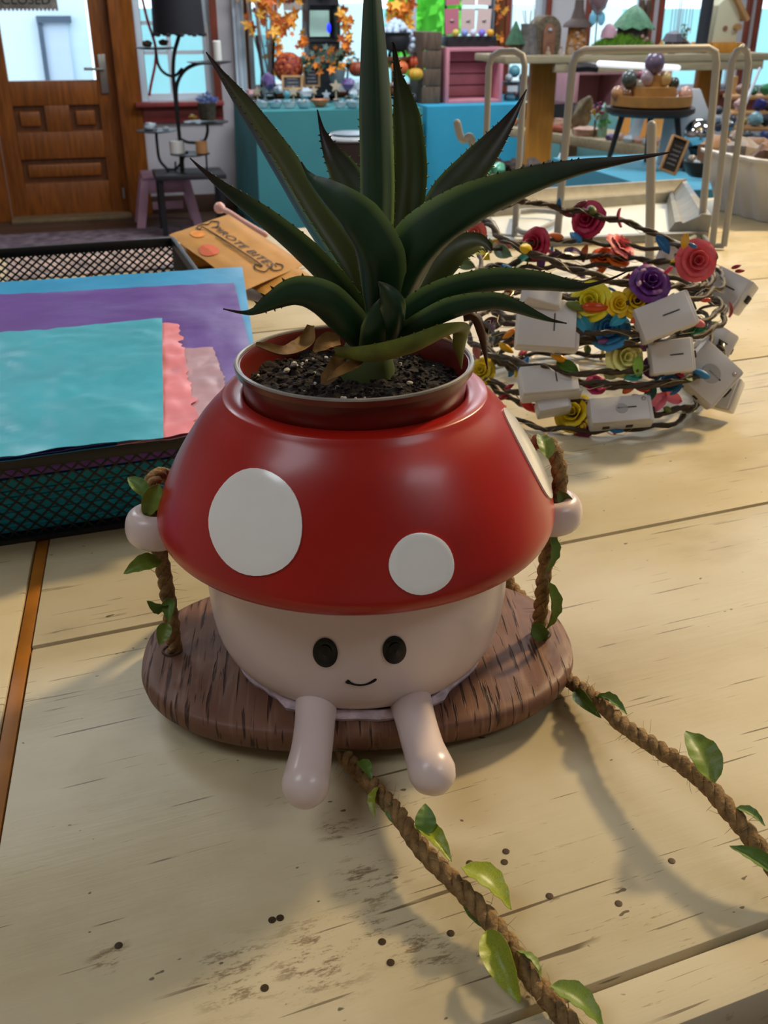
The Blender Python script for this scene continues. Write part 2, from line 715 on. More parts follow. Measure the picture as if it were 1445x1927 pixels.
rail(mid - .08, mid + .08, pz[0], pz[1])
def panel(a, b, za, zb):
    i = .035
    MB().box(((a + b) / 2, yd + .012, (za + zb) / 2), (b - a, .012, abs(zb - za))).build('panel', m_oakd, d)
    MB().box(((a + b) / 2, yd - .004, (za + zb) / 2), (b - a - 2 * i, .024, abs(zb - za) - 2 * i)).build('panel', m_oak, d, bevel=.01)
panel(gx0, mid - .08, pz[0], pz[1])
panel(mid + .08, gx1, pz[0], pz[1])
panel(gx0, gx1, pz[2], pz[3])
MB().box((mid, yd + .002, (gz + HEAD - .1) / 2), (gx1 - gx0, .008, HEAD - .1 - gz)).build('pane', GLASS, d)
hp = W(190, 130, YB)
h = MB().box((hp.x + .012, yd - .03, hp.z - .03), (.05, .016, .24)).build('lock_plate', m_steel, d, bevel=.004)
hb = MB().tube([(hp.x + .01, yd - .035, hp.z), (hp.x + .01, yd - .075, hp.z)], .011, 10)
hb.tube([(hp.x + .015, yd - .075, hp.z), (hp.x - .05, yd - .078, hp.z + .002), (hp.x - .11, yd - .075, hp.z + .004)], .009, 10)
hb.build('handle', m_steel, h)
hinge = MB().tube([(X(232, 360), YB - .028, Z(232, 372)), (X(232, 360), YB - .028, Z(232, 352))], .008, 8).build('hinge', m_steel, d)
mb = MB()
mb.box((x1 + .075, YB - .012, (FLOOR_Z + HEAD) / 2), (.15, .06, HEAD - FLOOR_Z))
mb.box((x0 - .075, YB - .012, (FLOOR_Z + HEAD) / 2), (.15, .06, HEAD - FLOOR_Z))
mb.box(((x0 + x1) / 2, YB - .012, HEAD + .07), (x1 - x0 + .3, .06, .14))
mb.build('door_frame', m_oak, d, bevel=.006)
MB().box(((x0 + x1) / 2, YB - .03, FLOOR_Z + .012), (x1 - x0, .24, .024)).build('threshold', M('worn_threshold', '#7d684a', .5, var=.2), d, bevel=.004)
mb = MB()
xs = XL
for a, b in ((XL, x0 - .15), (x1 + .15, XR)):
    mb.box(((a + b) / 2, YB - .01, FLOOR_Z + .06), (b - a, .02, .12))
struct(mb, 'baseboard_back', M('brown_baseboard', '#4a3226', .5), bevel=.003)

# panels added on the ceiling to carry the fill light, and the warm pendant
for i, (x, y) in enumerate(FILL_PANELS):
    t = thing('fill_panel', 'flat white panel added in the ceiling for fill light, number %s from the counter' % ['one', 'two', 'three', 'four', 'five', 'six', 'seven'][i], 'light', (x, y, CEIL - .045), 'added fill light panels')
    fr = MB()
    for a, b, c, e in ((-.6, 0, .03, .66), (.6, 0, .03, .66), (0, -.32, 1.17, .03), (0, .32, 1.17, .03)):
        fr.box((x + a, y + b, CEIL - .022), (c, e, .045))
    fr.build('frame', M('white_fixture', '#dddddd', .5), t)
    MB().box((x, y, CEIL - .02), (1.17, .61, .01)).build('diffuser', M('panel_diffuser', '#ffffff', .6), t)
t = thing('pendant_lamp', 'brass pendant lamp hanging over the counter', 'lamp', KEY)
dirk = (KEY - Vector((.114, .452, .08))).normalized()
Rk = dirk.to_track_quat('Z', 'Y').to_matrix()
MB().lathe([(.125, -.02), (.128, -.02), (.11, .05), (.06, .1), (.02, .12), (.018, .12), (.055, .098), (.105, .05), (.122, -.02)], 32, KEY, Rk, close=False).build('lamp_shade', M('brass', '#a57a35', .35, metal=.8), t)
MB().tube([KEY + dirk * .12, KEY + dirk * .2 + UP * .05, Vector((KEY.x + dirk.x * .2, KEY.y + dirk.y * .2, CEIL))], .004, 8).build('cord', m_black, t)

# outside: pavement and the pale building across the street
struct(MB().box((2, 14, -1.12), (40, 13, .1)), 'ground', M('grey_paving', '#a8a8a4', .9, var=.1, vs=2))
b = thing('building', 'pale building across the street seen through the door glass', 'building', (0, 13.0, -1.07))
MB().box((-2.6, 13.4, 2.0), (5.6, .8, 6.2)).build('wall', M('blue_white_render', '#dfe9f2', .9, var=.03, vs=2), b)
q0, q1 = W(78, 42, 13.0), W(140, 150, 13.0)
MB().box(((q0.x + q1.x) / 2, 12.98, (q0.z + -1.07) / 2), (q1.x - q0.x, .06, q0.z + 1.07)).build('door', M('lavender_white_door', '#cfd6ea', .8), b)
mb = MB().box(((q0.x + q1.x) / 2, 12.95, q0.z + .03), (q1.x - q0.x + .1, .12, .07))
mb.box((q0.x - .02, 12.96, (q0.z - 1.07) / 2), (.05, .1, q0.z + 1.07))
mb.build('door_frame', M('slate_frame', '#4f5b6e', .7), b)
b = thing('building', 'aqua building across the street seen through the display window', 'building', (3, 12.5, -1.07))
zt = W(980, 16, 12.5).z
MB().box((5.2, 12.9, (zt - 1.07) / 2), (9.6, .8, zt + 1.07)).build('wall', M('aqua_render', '#9ed2d6', .9, var=.06, vs=1.5), b)
for px in (560, 655, 890, 985, 1130):
    p = W(px, 60, 12.5)
    MB().box((p.x, 12.47, p.z - .1), (.5, .06, .8)).build('window', M('pale_aqua_pane', '#dff2f4', .3), b)
    MB().box((p.x, 12.45, p.z - .53), (.6, .1, .06)).build('window_sill', m_white, b)
p = W(800, 45, 10.5)
t = thing('bush', 'bright green bush outside the display window', 'bush', (p.x, 10.5, -1.07))
mb = MB()
for k in range(420):
    a, e = rnd.uniform(0, 2 * PI), rnd.uniform(-.9, 1.3)
    c = Vector((p.x + .36 * math.cos(a) * math.cos(e), 10.5 + .3 * math.sin(a) * math.cos(e), p.z + .05 + .62 * math.sin(e)))
    n = Vector((rnd.gauss(0, 1), rnd.gauss(0, 1) - 1, rnd.gauss(0, 1))).normalized()
    u = n.orthogonal().normalized() * .075
    v = n.cross(u)
    mb.add([c - u, c + v * .6, c + u, c - v * .6], [[0, 1, 2, 3]])
mb.build('foliage', M('bright_green_leaf', '#5fd02a', .6), t, smooth=0, kind='stuff')
MB().ell((p.x, 10.5, p.z), (.30, .25, .55), nz=.3).build('crown', M('green_crown', '#4fb824', .8), t)
MB().tube([(p.x, 10.5, -1.07), (p.x + .03, 10.5, p.z - .4)], .05, 8).build('trunk', m_oakd, t)

# rug behind the counter
one(MB().grid(lambda u, v: Vector((-1.6 + 3.3 * u, 5.3 + 1.6 * v, FLOOR_Z + .006 + .002 * noise.noise(Vector((u * 9, v * 9, 0))))), 12, 8), 'rug', M('mottled_mauve_rug', '#6d5a62', .95, var=.55, vs=14, bump=.5, bs=60), 'mottled mauve rug on the floor in front of the wooden door', 'rug', solid=.008)

# ================================================================== THE COUNTER TABLE
TA = math.radians(5.0)
tu, tv = Vector((math.cos(TA), math.sin(TA), 0)), Vector((-math.sin(TA), math.cos(TA), 0))
m_paint = table_paint()
tab = thing('counter_table', 'distressed cream painted plank table in the foreground', 'table', (.6, .95, FLOOR_Z))
T0 = Vector((0, 0, 0))
def TP(u, v, z=0):
    return tu * u + tv * v + UP * z
seams = [.1862, .2133, .536, .833, 1.125, 1.42, 1.72]
x_r = 2.15
ue = lambda v: -.0277 + .147 * (v - .5324)
for a, b in zip(seams[:-1], seams[1:]):
    g = .0019
    MB().prism([TP(ue(a) + .005, a + g, -.028), TP(x_r, a + g, -.028), TP(x_r, b - g, -.028), TP(ue(b) + .005, b - g, -.028)], (0, 0, .028)).build('plank', m_paint, tab, bevel=.0007)
m_raw = M('bare_orange_wood', '#a0641a', .5, var=.2, vs=30)
va, vb = .1862, 1.72
MB().prism([TP(ue(va) - .004, va, -.028), TP(ue(va) + .004, va, -.028), TP(ue(vb) + .004, vb, -.028), TP(ue(vb) - .004, vb, -.028)], (0, 0, .0272)).build('edging_strip', m_raw, tab, bevel=.0006)
MB().prism([TP(ue(va) - .19, va, -.028), TP(ue(va) - .005, va, -.028), TP(ue(vb) - .005, vb, -.028), TP(ue(vb) - .5, vb, -.028)], (0, 0, .0285)).build('end_board', m_paint, tab, bevel=.0012)
mb = MB()
mb.prism([TP(-.24, .2, -.13), TP(2.1, .2, -.13), TP(2.1, .222, -.13), TP(-.24, .222, -.13)], (0, 0, .1))
mb.prism([TP(-.24, 1.66, -.13), TP(2.1, 1.66, -.13), TP(2.1, 1.69, -.13), TP(-.24, 1.69, -.13)], (0, 0, .1))
mb.prism([TP(-.24, .2, -.034), TP(2.1, .2, -.034), TP(2.1, 1.69, -.034), TP(-.24, 1.69, -.034)], (0, 0, .005))
mb.build('apron', M('dark_underframe', '#120c08', .8), tab)
for u in (-.18, 2.05):
    for v in (.26, 1.62):
        p = TP(u, v)
        MB().lathe([(.03, FLOOR_Z), (.025, FLOOR_Z + .1), (.04, FLOOR_Z + .4), (.03, FLOOR_Z + .6), (.045, FLOOR_Z + .75), (.045, -.035)], 16, (p.x, p.y, 0)).build('leg', m_paint, tab)
m_nail = M('rusty_nail', '#3a2a14', .5, metal=.4)
nail = MB().lathe([(.0016, -.0006), (.0017, .00006), (.0013, .00012), (.0003, .00008)], 12).mesh('nail')
nail.materials.append(m_nail)
for px, py in [(512, 1731), (527, 1727), (498, 1859), (719, 1772), (735, 1811), (848, 1756), (949, 1622), (952, 1602), (1264, 1620), (1034, 1686), (1164, 1700), (884, 1624), (223, 1779)]:
    inst(nail, 'nail', None, tab, G(px, py, .0002))

# ================================================================== MUSHROOM PLANTER
AX = D(672, 1000, .4656)
AX.z = 0
PR = math.radians(4.5) + YAW         # the planter faces the camera, turned a touch
pr, pf = Vector((math.cos(PR), math.sin(PR), 0)), Vector((-math.sin(PR), math.cos(PR), 0))
def PL(x, y, z):
    """planter frame: x right, y away from the viewer"""
    return AX + pr * x + pf * y + UP * z
m_red = M('red_glaze', '#a8170b', .33, var=.10, vs=18, spec=.5, coat=.15)
m_skin = M('pinkish_white_glaze', '#dccac6', .32, var=.03, vs=25, spec=.5, sss=.05, coat=.15)
m_spot = M('white_spot_glaze', '#f7f6f2', .2, var=.02, vs=40, spec=.5, coat=.6)
m_eye = M('black_eye_gloss', '#030304', .25, spec=.3)
def board_mat():
    m = bpy.data.materials.new('carved_brown_board')
    m.use_nodes = True
    t = m.node_tree
    L = t.links.new
    b = t.nodes['Principled BSDF']
    b.inputs['Roughness'].default_value = .5
    b.inputs['Specular IOR Level'].default_value = .35
    tc = node(t, 'ShaderNodeTexCoord')
    ro = node(t, 'ShaderNodeMapping')
    ro.inputs['Rotation'].default_value = (0, 0, -PR)
    L(tc.outputs['Object'], ro.inputs[0])
    def nz(vec, d=2):
        mp = node(t, 'ShaderNodeMapping')
        mp.inputs['Scale'].default_value = vec
        L(ro.outputs[0], mp.inputs[0])
        n = node(t, 'ShaderNodeTexNoise')
        n.inputs['Scale'].default_value = 1
        n.inputs['Detail'].default_value = d
        L(mp.outputs[0], n.inputs['Vector'])
        return n.outputs[0]
    def rng(v, a, c):
        r = node(t, 'ShaderNodeMapRange')
        r.inputs[1].default_value = a
        r.inputs[2].default_value = c
        L(v, r.inputs[0])
        return r.outputs[0]
    def mix(f, a, c):
        r = node(t, 'ShaderNodeMix', data_type='RGBA')
        L(f, r.inputs[0])
        if isinstance(a, tuple):
            r.inputs[6].default_value = a
        else:
            L(a, r.inputs[6])
        r.inputs[7].default_value = c
        return r.outputs[2]
    line = rng(nz((430, 26, 40), 2), .575, .65)
    col = mix(nz((60, 12, 20), 4), C('#7d5845'), C('#6a4838'))
    col = mix(rng(nz((420, 18, 30), 3), .55, .75), col, C('#8f6c56'))
    col = mix(line, col, C('#3a241a'))
    L(col, b.inputs['Base Color'])
    inv = node(t, 'ShaderNodeMath', operation='SUBTRACT')
    inv.inputs[0].default_value = 1
    L(line, inv.inputs[1])
    bp = node(t, 'ShaderNodeBump')
    bp.inputs['Strength'].default_value = .7
    bp.inputs['Distance'].default_value = .0012
    L(inv.outputs[0], bp.inputs['Height'])
    L(bp.outputs[0], b.inputs['Normal'])
    return m
m_board = board_mat()
pl = thing('mushroom_planter', 'smiling mushroom planter with red white-spotted cap seated on a brown swing board', 'planter', AX)

def smooth_prof(pts, n=5):
    return [(p.x, p.y) for p in cr([(a, b, 0) for a, b in pts], n)]
cap_prof = [(.050, .150), (.0555, .1745), (.0570, .1755), (.0655, .1752), (.0662, .1746)] + smooth_prof([(.0672, .1728), (.0790, .1600), (.0915, .1410), (.0995, .1245), (.1033, .1140), (.1022, .1075), (.0975, .1042), (.090, .1030), (.078, .1035)], 6)
capm = MB().lathe(cap_prof, 96, AX, close=False)
cap_bvh = BVHTree.FromPolygons(capm.v, capm.f)
cap = capm.build('cap', m_red, pl, smooth=50)
body_prof = smooth_prof([(.070, .108), (.079, .100), (.0808, .085), (.0808, .067), (.0795, .052), (.0765, .040), (.071, .031), (.062, .0255), (.050, .024)], 6)
bodym = MB().lathe(body_prof + [(0, .024)], 96, AX, close=False)
body_bvh = BVHTree.FromPolygons(bodym.v, bodym.f)
bodym.build('body', m_skin, pl, smooth=50)

def hit(bvh, px, py):
    r = ray(px, py).normalized()
    l, n, i, d = bvh.ray_cast(CAM, r)
    if n is not None and n.dot(r) > 0:
        n = -n
    return l, n, i, d

def patch(bvh, cx, cy, rx, ry, rot, lift, name, mat, parent, dome=.0006, n=40, rings=7, wob=.012):
    """raised round patch that lies on a surface; outline given in the photo frame"""
    mb = MB()
    vs, fs = [], []
    loc, nor, _, _ = hit(bvh, cx, cy)
    vs.append(loc + nor * (lift + dome))
    for k in range(1, rings + 2):
        t = min(1, k / rings)
        for j in range(n):
            a = 2 * PI * j / n
            wv = 1 + wob * math.sin(3 * a + cx) + wob * .6 * math.sin(5 * a + cy)
            x, y = rx * t * math.cos(a) * wv, ry * t * math.sin(a) * wv
            X_, Y_ = x * math.cos(rot) - y * math.sin(rot), x * math.sin(rot) + y * math.cos(rot)
            l, nn, _, _ = hit(bvh, cx + X_, cy + Y_)
            if l is None:
                l, nn = vs[-1], nor
            rim = dome * (1 - t ** 2) * .5 + (.0005 * math.exp(-((t - .9) / .07) ** 2))
            vs.append(l + nn * ((lift + rim) if k <= rings else -.0006))
    for j in range(n):
        fs.append([0, 1 + j, 1 + (j + 1) % n])
    for k in range(rings):
        for j in range(n):
            a = 1 + k * n
            fs.append([a + j, a + n + j, a + n + (j + 1) % n, a + (j + 1) % n])
    return mb.add(vs, fs).build(name, mat, parent, smooth=60)

patch(cap_bvh, 483, 984, 87, 101, -.10, .0009, 'cap_spot', m_spot, pl)
patch(cap_bvh, 792, 1061, 61, 58, 0, .0009, 'cap_spot', m_spot, pl)
# third spot wraps over the right flank: laid out on the surface itself
def cap_at(ang, s):
    """s runs along the profile by height fraction"""
    outer = cap_prof[5:]
    x = max(0, min(.999, s)) * (len(outer) - 1)
    i = int(x)
    r = outer[i][0] + (outer[i + 1][0] - outer[i][0]) * (x - i)
    z = outer[i][1] + (outer[i + 1][1] - outer[i][1]) * (x - i)
    dr, dz = outer[i + 1][0] - outer[i][0], outer[i + 1][1] - outer[i][1]
    e = RT * math.cos(ang) - FW * math.sin(ang)
    nn = (e * (-dz) + UP * dr).normalized()
    return AX + e * r + UP * z, nn
mb = MB()
vs, fs, n, rings = [], [], 40, 6
for k in range(rings + 2):
    t = min(1, k / rings)
    for j in range(n):
        a = 2 * PI * j / n
        p, nn = cap_at(math.radians(5.5) + .195 * t * math.cos(a), .240 + .172 * t * math.sin(a))
        vs.append(p + nn * ((.0009 + .0003 * (1 - t * t)) if k <= rings else -.0006))
for k in range(rings + 1):
    for j in range(n):
        fs.append([k * n + j, (k + 1) * n + j, (k + 1) * n + (j + 1) % n, k * n + (j + 1) % n])
mb.add(vs, fs).build('cap_spot', m_spot, pl, smooth=60)

for ex, ey, rx, ry, ro in ((612.5, 1227, 23, 27, -.22), (741.5, 1222, 22, 25.5, .12)):
    e = patch(body_bvh, ex, ey, rx, ry, ro, .0009, 'eye', m_eye, pl, dome=.0016, rings=6, wob=0)
    patch(body_bvh, ex + 1, ey - 2, rx * .55, ry * .55, ro, .0020, 'pupil', M('dark_pupil', '#07080a', .35, spec=.3), e, dome=.0012, wob=0, rings=4)
# smile: thin tapered stroke on the body
mb = MB()
pts, rs = [], []
for i in range(17):
    u = i / 16
    x = 652 + 56 * u
    y = 1281 + 9.5 * (1 - (2 * u - 1) ** 2) - 3.5 * u
    l, nn, _, _ = hit(body_bvh, x, y)
    pts.append(l + nn * .00015)
    rs.append(.00085 - .0004 * math.sin(PI * u) + (.0003 if u < .12 else 0) - (.00035 if u > .97 else 0))
mb.tube(pts, rs, 8).build('mouth', m_eye, pl)

# swing board: oval plank with carved grain
BZ, BT = .0245, .0165
def board_pt(a, t):
    p = 2.35
    ca, sa = math.cos(a), math.sin(a)
    k = (abs(ca) ** p + abs(sa) ** p) ** (-1 / p)
    return .1205 * ca * k * t, .0775 * sa * k * t
mb = MB()
n, rings = 220, 46
vs, fs = [], []
def groove(x, y):
    s = noise.noise(Vector((x * 300 + 2.5 * noise.noise(Vector((x * 30, y * 30, 3))), y * 14, 0)))
    s2 = noise.noise(Vector((x * 700, y * 45, 7)))
    return -.0018 * max(0, s - .2) - .0005 * max(0, s2 - .12)
for k in range(rings + 1):
    t = k / rings
    for j in range(n):
        x, y = board_pt(2 * PI * j / n, t)
        edge = .0022 * max(0, (t - .93) / .07) ** 2
        vs.append(PL(x, y - .002, BZ + (groove(x, y) if t < .97 else 0) - edge))
for z, t in ((BZ - .006, 1.006), (BZ - .0115, .995), (BZ - .0155, .965), (BZ - BT, .92)):
    for j in range(n):
        x, y = board_pt(2 * PI * j / n, t)
        vs.append(PL(x, y - .002, z))
for k in range(rings + 4):
    for j in range(n):
        fs.append([k * n + j, k * n + (j + 1) % n, (k + 1) * n + (j + 1) % n, (k + 1) * n + j])
vs.append(PL(0, -.002, BZ - BT))
c_ = len(vs) - 1
for j in range(n):
    fs.append([(rings + 4) * n + j, (rings + 4) * n + (j + 1) % n, c_])
bo = mb.add(vs, fs).build('swing_board', m_board, pl, smooth=55)
for s in (-1, 1):
    mb = MB().tube([PL(s * .1045 + .0052 * math.cos(a), -.003 + .0052 * math.sin(a), BZ + .0002) for a in [2 * PI * i / 20 for i in range(20)]], .0007, 6, closed=True)
    mb.build('rope_hole', M('dark_hole_rim', '#3f2a20', .7), bo)
# glue bead between body and board
mb = MB()
pts, rs = [], []
for i in range(72):
    a = 2 * PI * i / 72
    q = noise.noise(Vector((math.cos(a) * 3, math.sin(a) * 3, 1)))
    r = .0665 + .0035 * q
    pts.append(PL(r * math.cos(a), r * math.sin(a) - (.004 if math.sin(a) < -.8 else 0), BZ + .0022))
    rs.append(.0030 + .0012 * noise.noise(Vector((math.cos(a) * 9, math.sin(a) * 9, 5))))
mb.tube(pts, rs, 8, closed=True).build('glue_bead', M('lilac_white_glue', '#c9b7c2', .5, var=.2, vs=160, bump=.5, bs=300), pl)

# legs: tapered tubes out over the front of the board
def leg(a, b, c):
    pts = cr([a, b, c], 10)
    rs = [.0108 - .0010 * math.sin(PI * .5 * min(1, i / 8)) + .0012 * max(0, (i - 12) / 8) for i in range(len(pts))]
    m = MB().tube(pts, rs, 24, roundcap=True)
    return m.build('leg', m_skin, pl, smooth=60)
leg(D(596, 1318, .402), D(588, 1400, .366), D(575, 1476, .3425))
leg(D(772, 1318, .402), D(793, 1395, .368), D(813, 1452, .347))
# arms: short hooks closing round the ropes
def arm(s):
    pts = cr([PL(s * .070, -.004, .1045), PL(s * .084, -.005, .1030), PL(s * .095, -.004, .1020)], 8)
    a_ = MB().tube(pts, [.0088] * len(pts), 24, roundcap=True).build('arm', m_skin, pl, smooth=60)
    hp = smooth_prof([(.0058, .0070), (.0075, .0092), (.0112, .0092), (.0146, .0060), (.0158, .0), (.0146, -.0060), (.0112, -.0090), (.0075, -.0090), (.0058, -.0070)], 5) + [(.0058, .0070)]
    R_ = Matrix.Rotation(s * -.10, 3, 'Y')
    MB().lathe(hp, 40, PL(s * .1055, -.002, .1025), R_, close=False).build('hand', m_skin, pl, smooth=70)
arm(-1)
arm(1)

# ================================================================== NURSERY POT, SOIL
POT = D(667, 675, .4656)
PZ = POT.z
po = thing('nursery_pot', 'brown plastic nursery pot with pale rim set in the mushroom cap', 'pot', (POT.x, POT.y, PZ - .085))
m_pot = M('brown_plastic', '#6a1c10', .28, spec=.5, var=.08)
m_rim = M('pale_grey_rim', '#8f8880', .3, spec=.6, var=.25, vs=60)  # rim coloured paler and greyer than the pot wall
pc = Vector((POT.x, POT.y, 0))
pw = MB().lathe([(.040, PZ - .085), (.0545, PZ - .020), (.0560, PZ - .004), (.0585, PZ - .0035), (.0590, PZ - .0005), (.0560, PZ - .0008), (.0545, PZ - .004), (.0535, PZ - .020), (.039, PZ - .082), (.001, PZ - .082)], 96, pc, close=True)
pw.build('pot_wall', m_pot, po, smooth=45)
MB().tube([pc + Vector((.0578 * math.cos(a), .0578 * math.sin(a), PZ - .0004)) for a in [2 * PI * i / 96 for i in range(96)]], .00115, 8, closed=True).build('rim', m_rim, po)
SZ = PZ - .0125
def soil_z(x, y):
    r = math.hypot(x, y)
    return SZ + .0035 * (1 - (r / .054) ** 2) + .0030 * noise.noise(Vector((x * 120, y * 120, 0))) + .0022 * noise.noise(Vector((x * 320, y * 320, 4)))
mb = MB()
n, rings = 90, 26
vs, fs = [pc + UP * soil_z(0, 0)], []
for k in range(1, rings + 1):
    for j in range(n):
        a = 2 * PI * j / n
        r = .0540 * k / rings
        vs.append(pc + Vector((r * math.cos(a), r * math.sin(a), soil_z(r * math.cos(a), r * math.sin(a)))))
for j in range(n):
    fs.append([0, 1 + j, 1 + (j + 1) % n])
for k in range(rings - 1):
    for j in range(n):
        a = 1 + k * n
        fs.append([a + j, a + n + j, a + n + (j + 1) % n, a + (j + 1) % n])
so = mb.add(vs, fs).build('soil', M('dark_potting_soil', '#1d140e', .95, var=.5, vs=260, bump=1., bs=420), po, smooth=0)
crumb = MB()
perl = MB()
for i in range(620):
    r, a = .051 * math.sqrt(rnd.random()), rnd.uniform(0, 2 * PI)
    x, y = r * math.cos(a), r * math.sin(a)
    crumb.ell(pc + Vector((x, y, soil_z(x, y) + .0003)), (rnd.uniform(.0006, .0018), rnd.uniform(.0006, .0016), rnd.uniform(.0005, .0012)), 6, 4, Matrix.Rotation(a * 3, 3, 'Z'), .5, i)
crumb.build('soil_crumbs', M('soil_crumb', '#241810', .95, var=.4, vs=200), so, kind='stuff')
for i in range(46):
    r, a = .050 * math.sqrt(rnd.random()), rnd.uniform(0, 2 * PI)
    x, y = r * math.cos(a), r * math.sin(a)
    s = rnd.choice([.0007, .0008, .001, .0012, .0019])
    perl.ell(pc + Vector((x, y, soil_z(x, y) + .0008)), (s, s * .8, s * .75), 7, 5, Matrix.Rotation(a * 5, 3, 'Z'), .5, i + 90)
perl.build('perlite', M('white_perlite', '#c9c4b8', .9), so, kind='stuff')

# ================================================================== AGAVE
AG = pc + FW * .004 + RT * .006 + UP * (SZ + .002)
ag = thing('agave_plant', 'spiky dark green agave growing in the brown pot', 'plant', AG)
m_ag = agave_mat()
def agave_leaf(spine, widths, N0, N1=None, gut=.35, thick=.16, teeth=(.08, .82), brown=(.74, .97), facecol=.5, tooth=.0011, margin=.6, name='leaf', mat=None):
    N1 = N1 or N0
    pts = cr(spine, 9)
    k = len(pts)
    n = 10
    vs, fs, tip, face, edge = [], [], [], [], []
    marg = ([], [])
    for i, p in enumerate(pts):
        t = i / (k - 1)
        tan = (pts[min(i + 1, k - 1)] - pts[max(0, i - 1)]).normalized()
        N = Vector(N0).lerp(Vector(N1), t)
        N = (N - tan * N.dot(tan)).normalized()
        B = tan.cross(N)
        wd = lerpl(widths, t) * .5
        wd = max(wd, .0003)
        g = gut * (1 - .2 * t)
        br = max(0, min(1, (t - brown[0]) / (brown[1] - brown[0])))
        for j in range(n + 1):
            s = -1 + 2 * j / n
            off = g * wd * (s * s) - g * wd * .4
            vs.append(p + B * s * wd + N * (off + thick * wd * .25 * (1 - s * s)))
            tip.append(max(br, margin * min(1, max(0, (t - .35) * 4)) if abs(s) > .9 else 0))
            face.append(facecol)
            edge.append(.75 * max(0, min(1, (.62 - t) * 5)) if abs(s) > .95 else 0)
        marg[0].append((vs[-n - 1].copy(), -B, N, tan))
        marg[1].append((vs[-1].copy(), B, N, tan))
        for j in range(1, n):
            s = 1 - 2 * j / n
            off = g * wd * (s * s) - g * wd * .4
            vs.append(p + B * s * wd * .98 + N * (off - thick * wd * 2.2 * (1 - s * s) - .0003))
            tip.append(br)
            face.append(0)
            edge.append(0)
    m = 2 * n
    for i in range(k - 1):
        for j in range(m):
            fs.append([i * m + j, i * m + (j + 1) % m, (i + 1) * m + (j + 1) % m, (i + 1) * m + j])
    fs.append(list(range(m)))
    fs.append([(k - 1) * m + j for j in range(m)][::-1])
    if teeth:
        L = sum((pts[i + 1] - pts[i]).length for i in range(k - 1))
        nt_ = int(L * (teeth[1] - teeth[0]) / .0042)
        for side in (0, 1):
            for q in range(nt_):
                t = teeth[0] + (teeth[1] - teeth[0]) * (q + .5 * rnd.random()) / nt_
                x = t * (k - 1)
                i = int(x)
                a, b = marg[side][i], marg[side][min(i + 1, k - 1)]
                c = a[0].lerp(b[0], x - i)
                o, N, tan = a[1], a[2], a[3]
                ln = tooth * rnd.uniform(.7, 1.2)
                o0 = len(vs)
                vs += [c - tan * .0007 - o * .0003, c + tan * .0007 - o * .0003, c + N * .0005 - o * .0004, c - N * .0005 - o * .0004, c + o * ln + tan * ln * .35]
                tip += [.35, .35, .35, .35, 1]
                face += [.4] * 5
                edge += [.6 if t < .5 else 0] * 4 + [0]
                fs += [[o0, o0 + 2, o0 + 4], [o0 + 2, o0 + 1, o0 + 4], [o0 + 1, o0 + 3, o0 + 4], [o0 + 3, o0, o0 + 4]]
    b = base_of(ag)
    me = bpy.data.meshes.new(name)
    me.from_pydata([v - b for v in vs], [], fs)
    me.validate()
    bm = bmesh.new()
    bm.from_mesh(me)
    bmesh.ops.recalc_face_normals(bm, faces=bm.faces[:])
    bm.to_mesh(me)
    bm.free()
    for nm, data in (('tip', tip), ('face', face), ('edge', edge)):
        at = me.attributes.new(nm, 'FLOAT', 'POINT')
        at.data.foreach_set('value', data)
    me.polygons.foreach_set('use_smooth', [True] * len(me.polygons))
    me.set_sharp_from_angle(angle=math.radians(60))
    me.materials.append(mat or m_ag)
    o = bpy.data.objects.new(name, me)
    COL.objects.link(o)
    o.parent = ag
    WL[o.name] = b
    return o

def LW(d, *px):
    """pixel widths to metres at depth d"""
    return [x * d * 1.02 / FPX for x in px]
V = Vector
up_away = FW * .8 + UP * .6
# tall centre spike (rolled, back of the leaf towards the viewer)
agave_leaf([D(706, 600, .462), D(708, 470, .466), D(710, 350, .470), D(706, 200, .474), D(702, 60, .478), D(699, -60, .482), D(697, -120, .484)], LW(.47, 40, 60, 62, 58, 40, 20, 2), FW, gut=1.5, teeth=(.1, .5), facecol=.3)
# second spike just behind it on the right
agave_leaf([D(745, 560, .476), D(755, 430, .486), D(768, 320, .496), D(763, 220, .503), D(748, 140, .507), D(741, 88, .508), D(736, 79, .506)], LW(.5, 40, 66, 62, 48, 14, 5, 1), -FW + RT * .15, gut=.9, facecol=.75, brown=(.5, .8), teeth=(.2, .75))
# long left leaf
agave_leaf([D(690, 590, .460), D(650, 500, .466), D(585, 400, .474), D(525, 300, .484), D(462, 205, .494), D(415, 138, .500), D(388, 98, .503)], LW(.48, 60, 74, 66, 60, 40, 14, 1.5), RT * .75 + UP * .35 - FW * .55, gut=.9, facecol=.95, brown=(.62, .85))
# lower left leaf
agave_leaf([D(690, 610, .448), D(640, 540, .444), D(575, 470, .442), D(500, 408, .442), D(430, 358, .444), D(385, 322, .446), D(358, 297, .447)], LW(.445, 50, 66, 68, 56, 30, 11, 1.5), UP * .75 + RT * .6 + FW * .35, gut=.85, facecol=.7, brown=(.55, .8))
# broad front leaf, tip bent over to the left
agave_leaf([D(712, 640, .442), D(716, 560, .432), D(708, 480, .426), D(672, 415, .426), D(622, 368, .430), D(590, 340, .433), D(576, 322, .434), D(567, 304, .434)], LW(.43, 46, 84, 104, 100, 62, 24, 8, 1.5), up_away + RT * .35, gut=.5, facecol=.3, brown=(.86, .95), teeth=(.1, .4))
# small one behind on the left
agave_leaf([D(690, 480, .490), D(672, 390, .500), D(648, 330, .508), D(622, 285, .514), D(606, 245, .517), D(597, 206, .518)], LW(.51, 52, 66, 56, 30, 10, 1.5), -FW + RT * .3 + UP * .2, gut=.5, facecol=.3, brown=(.25, .7), teeth=(.4, .8))
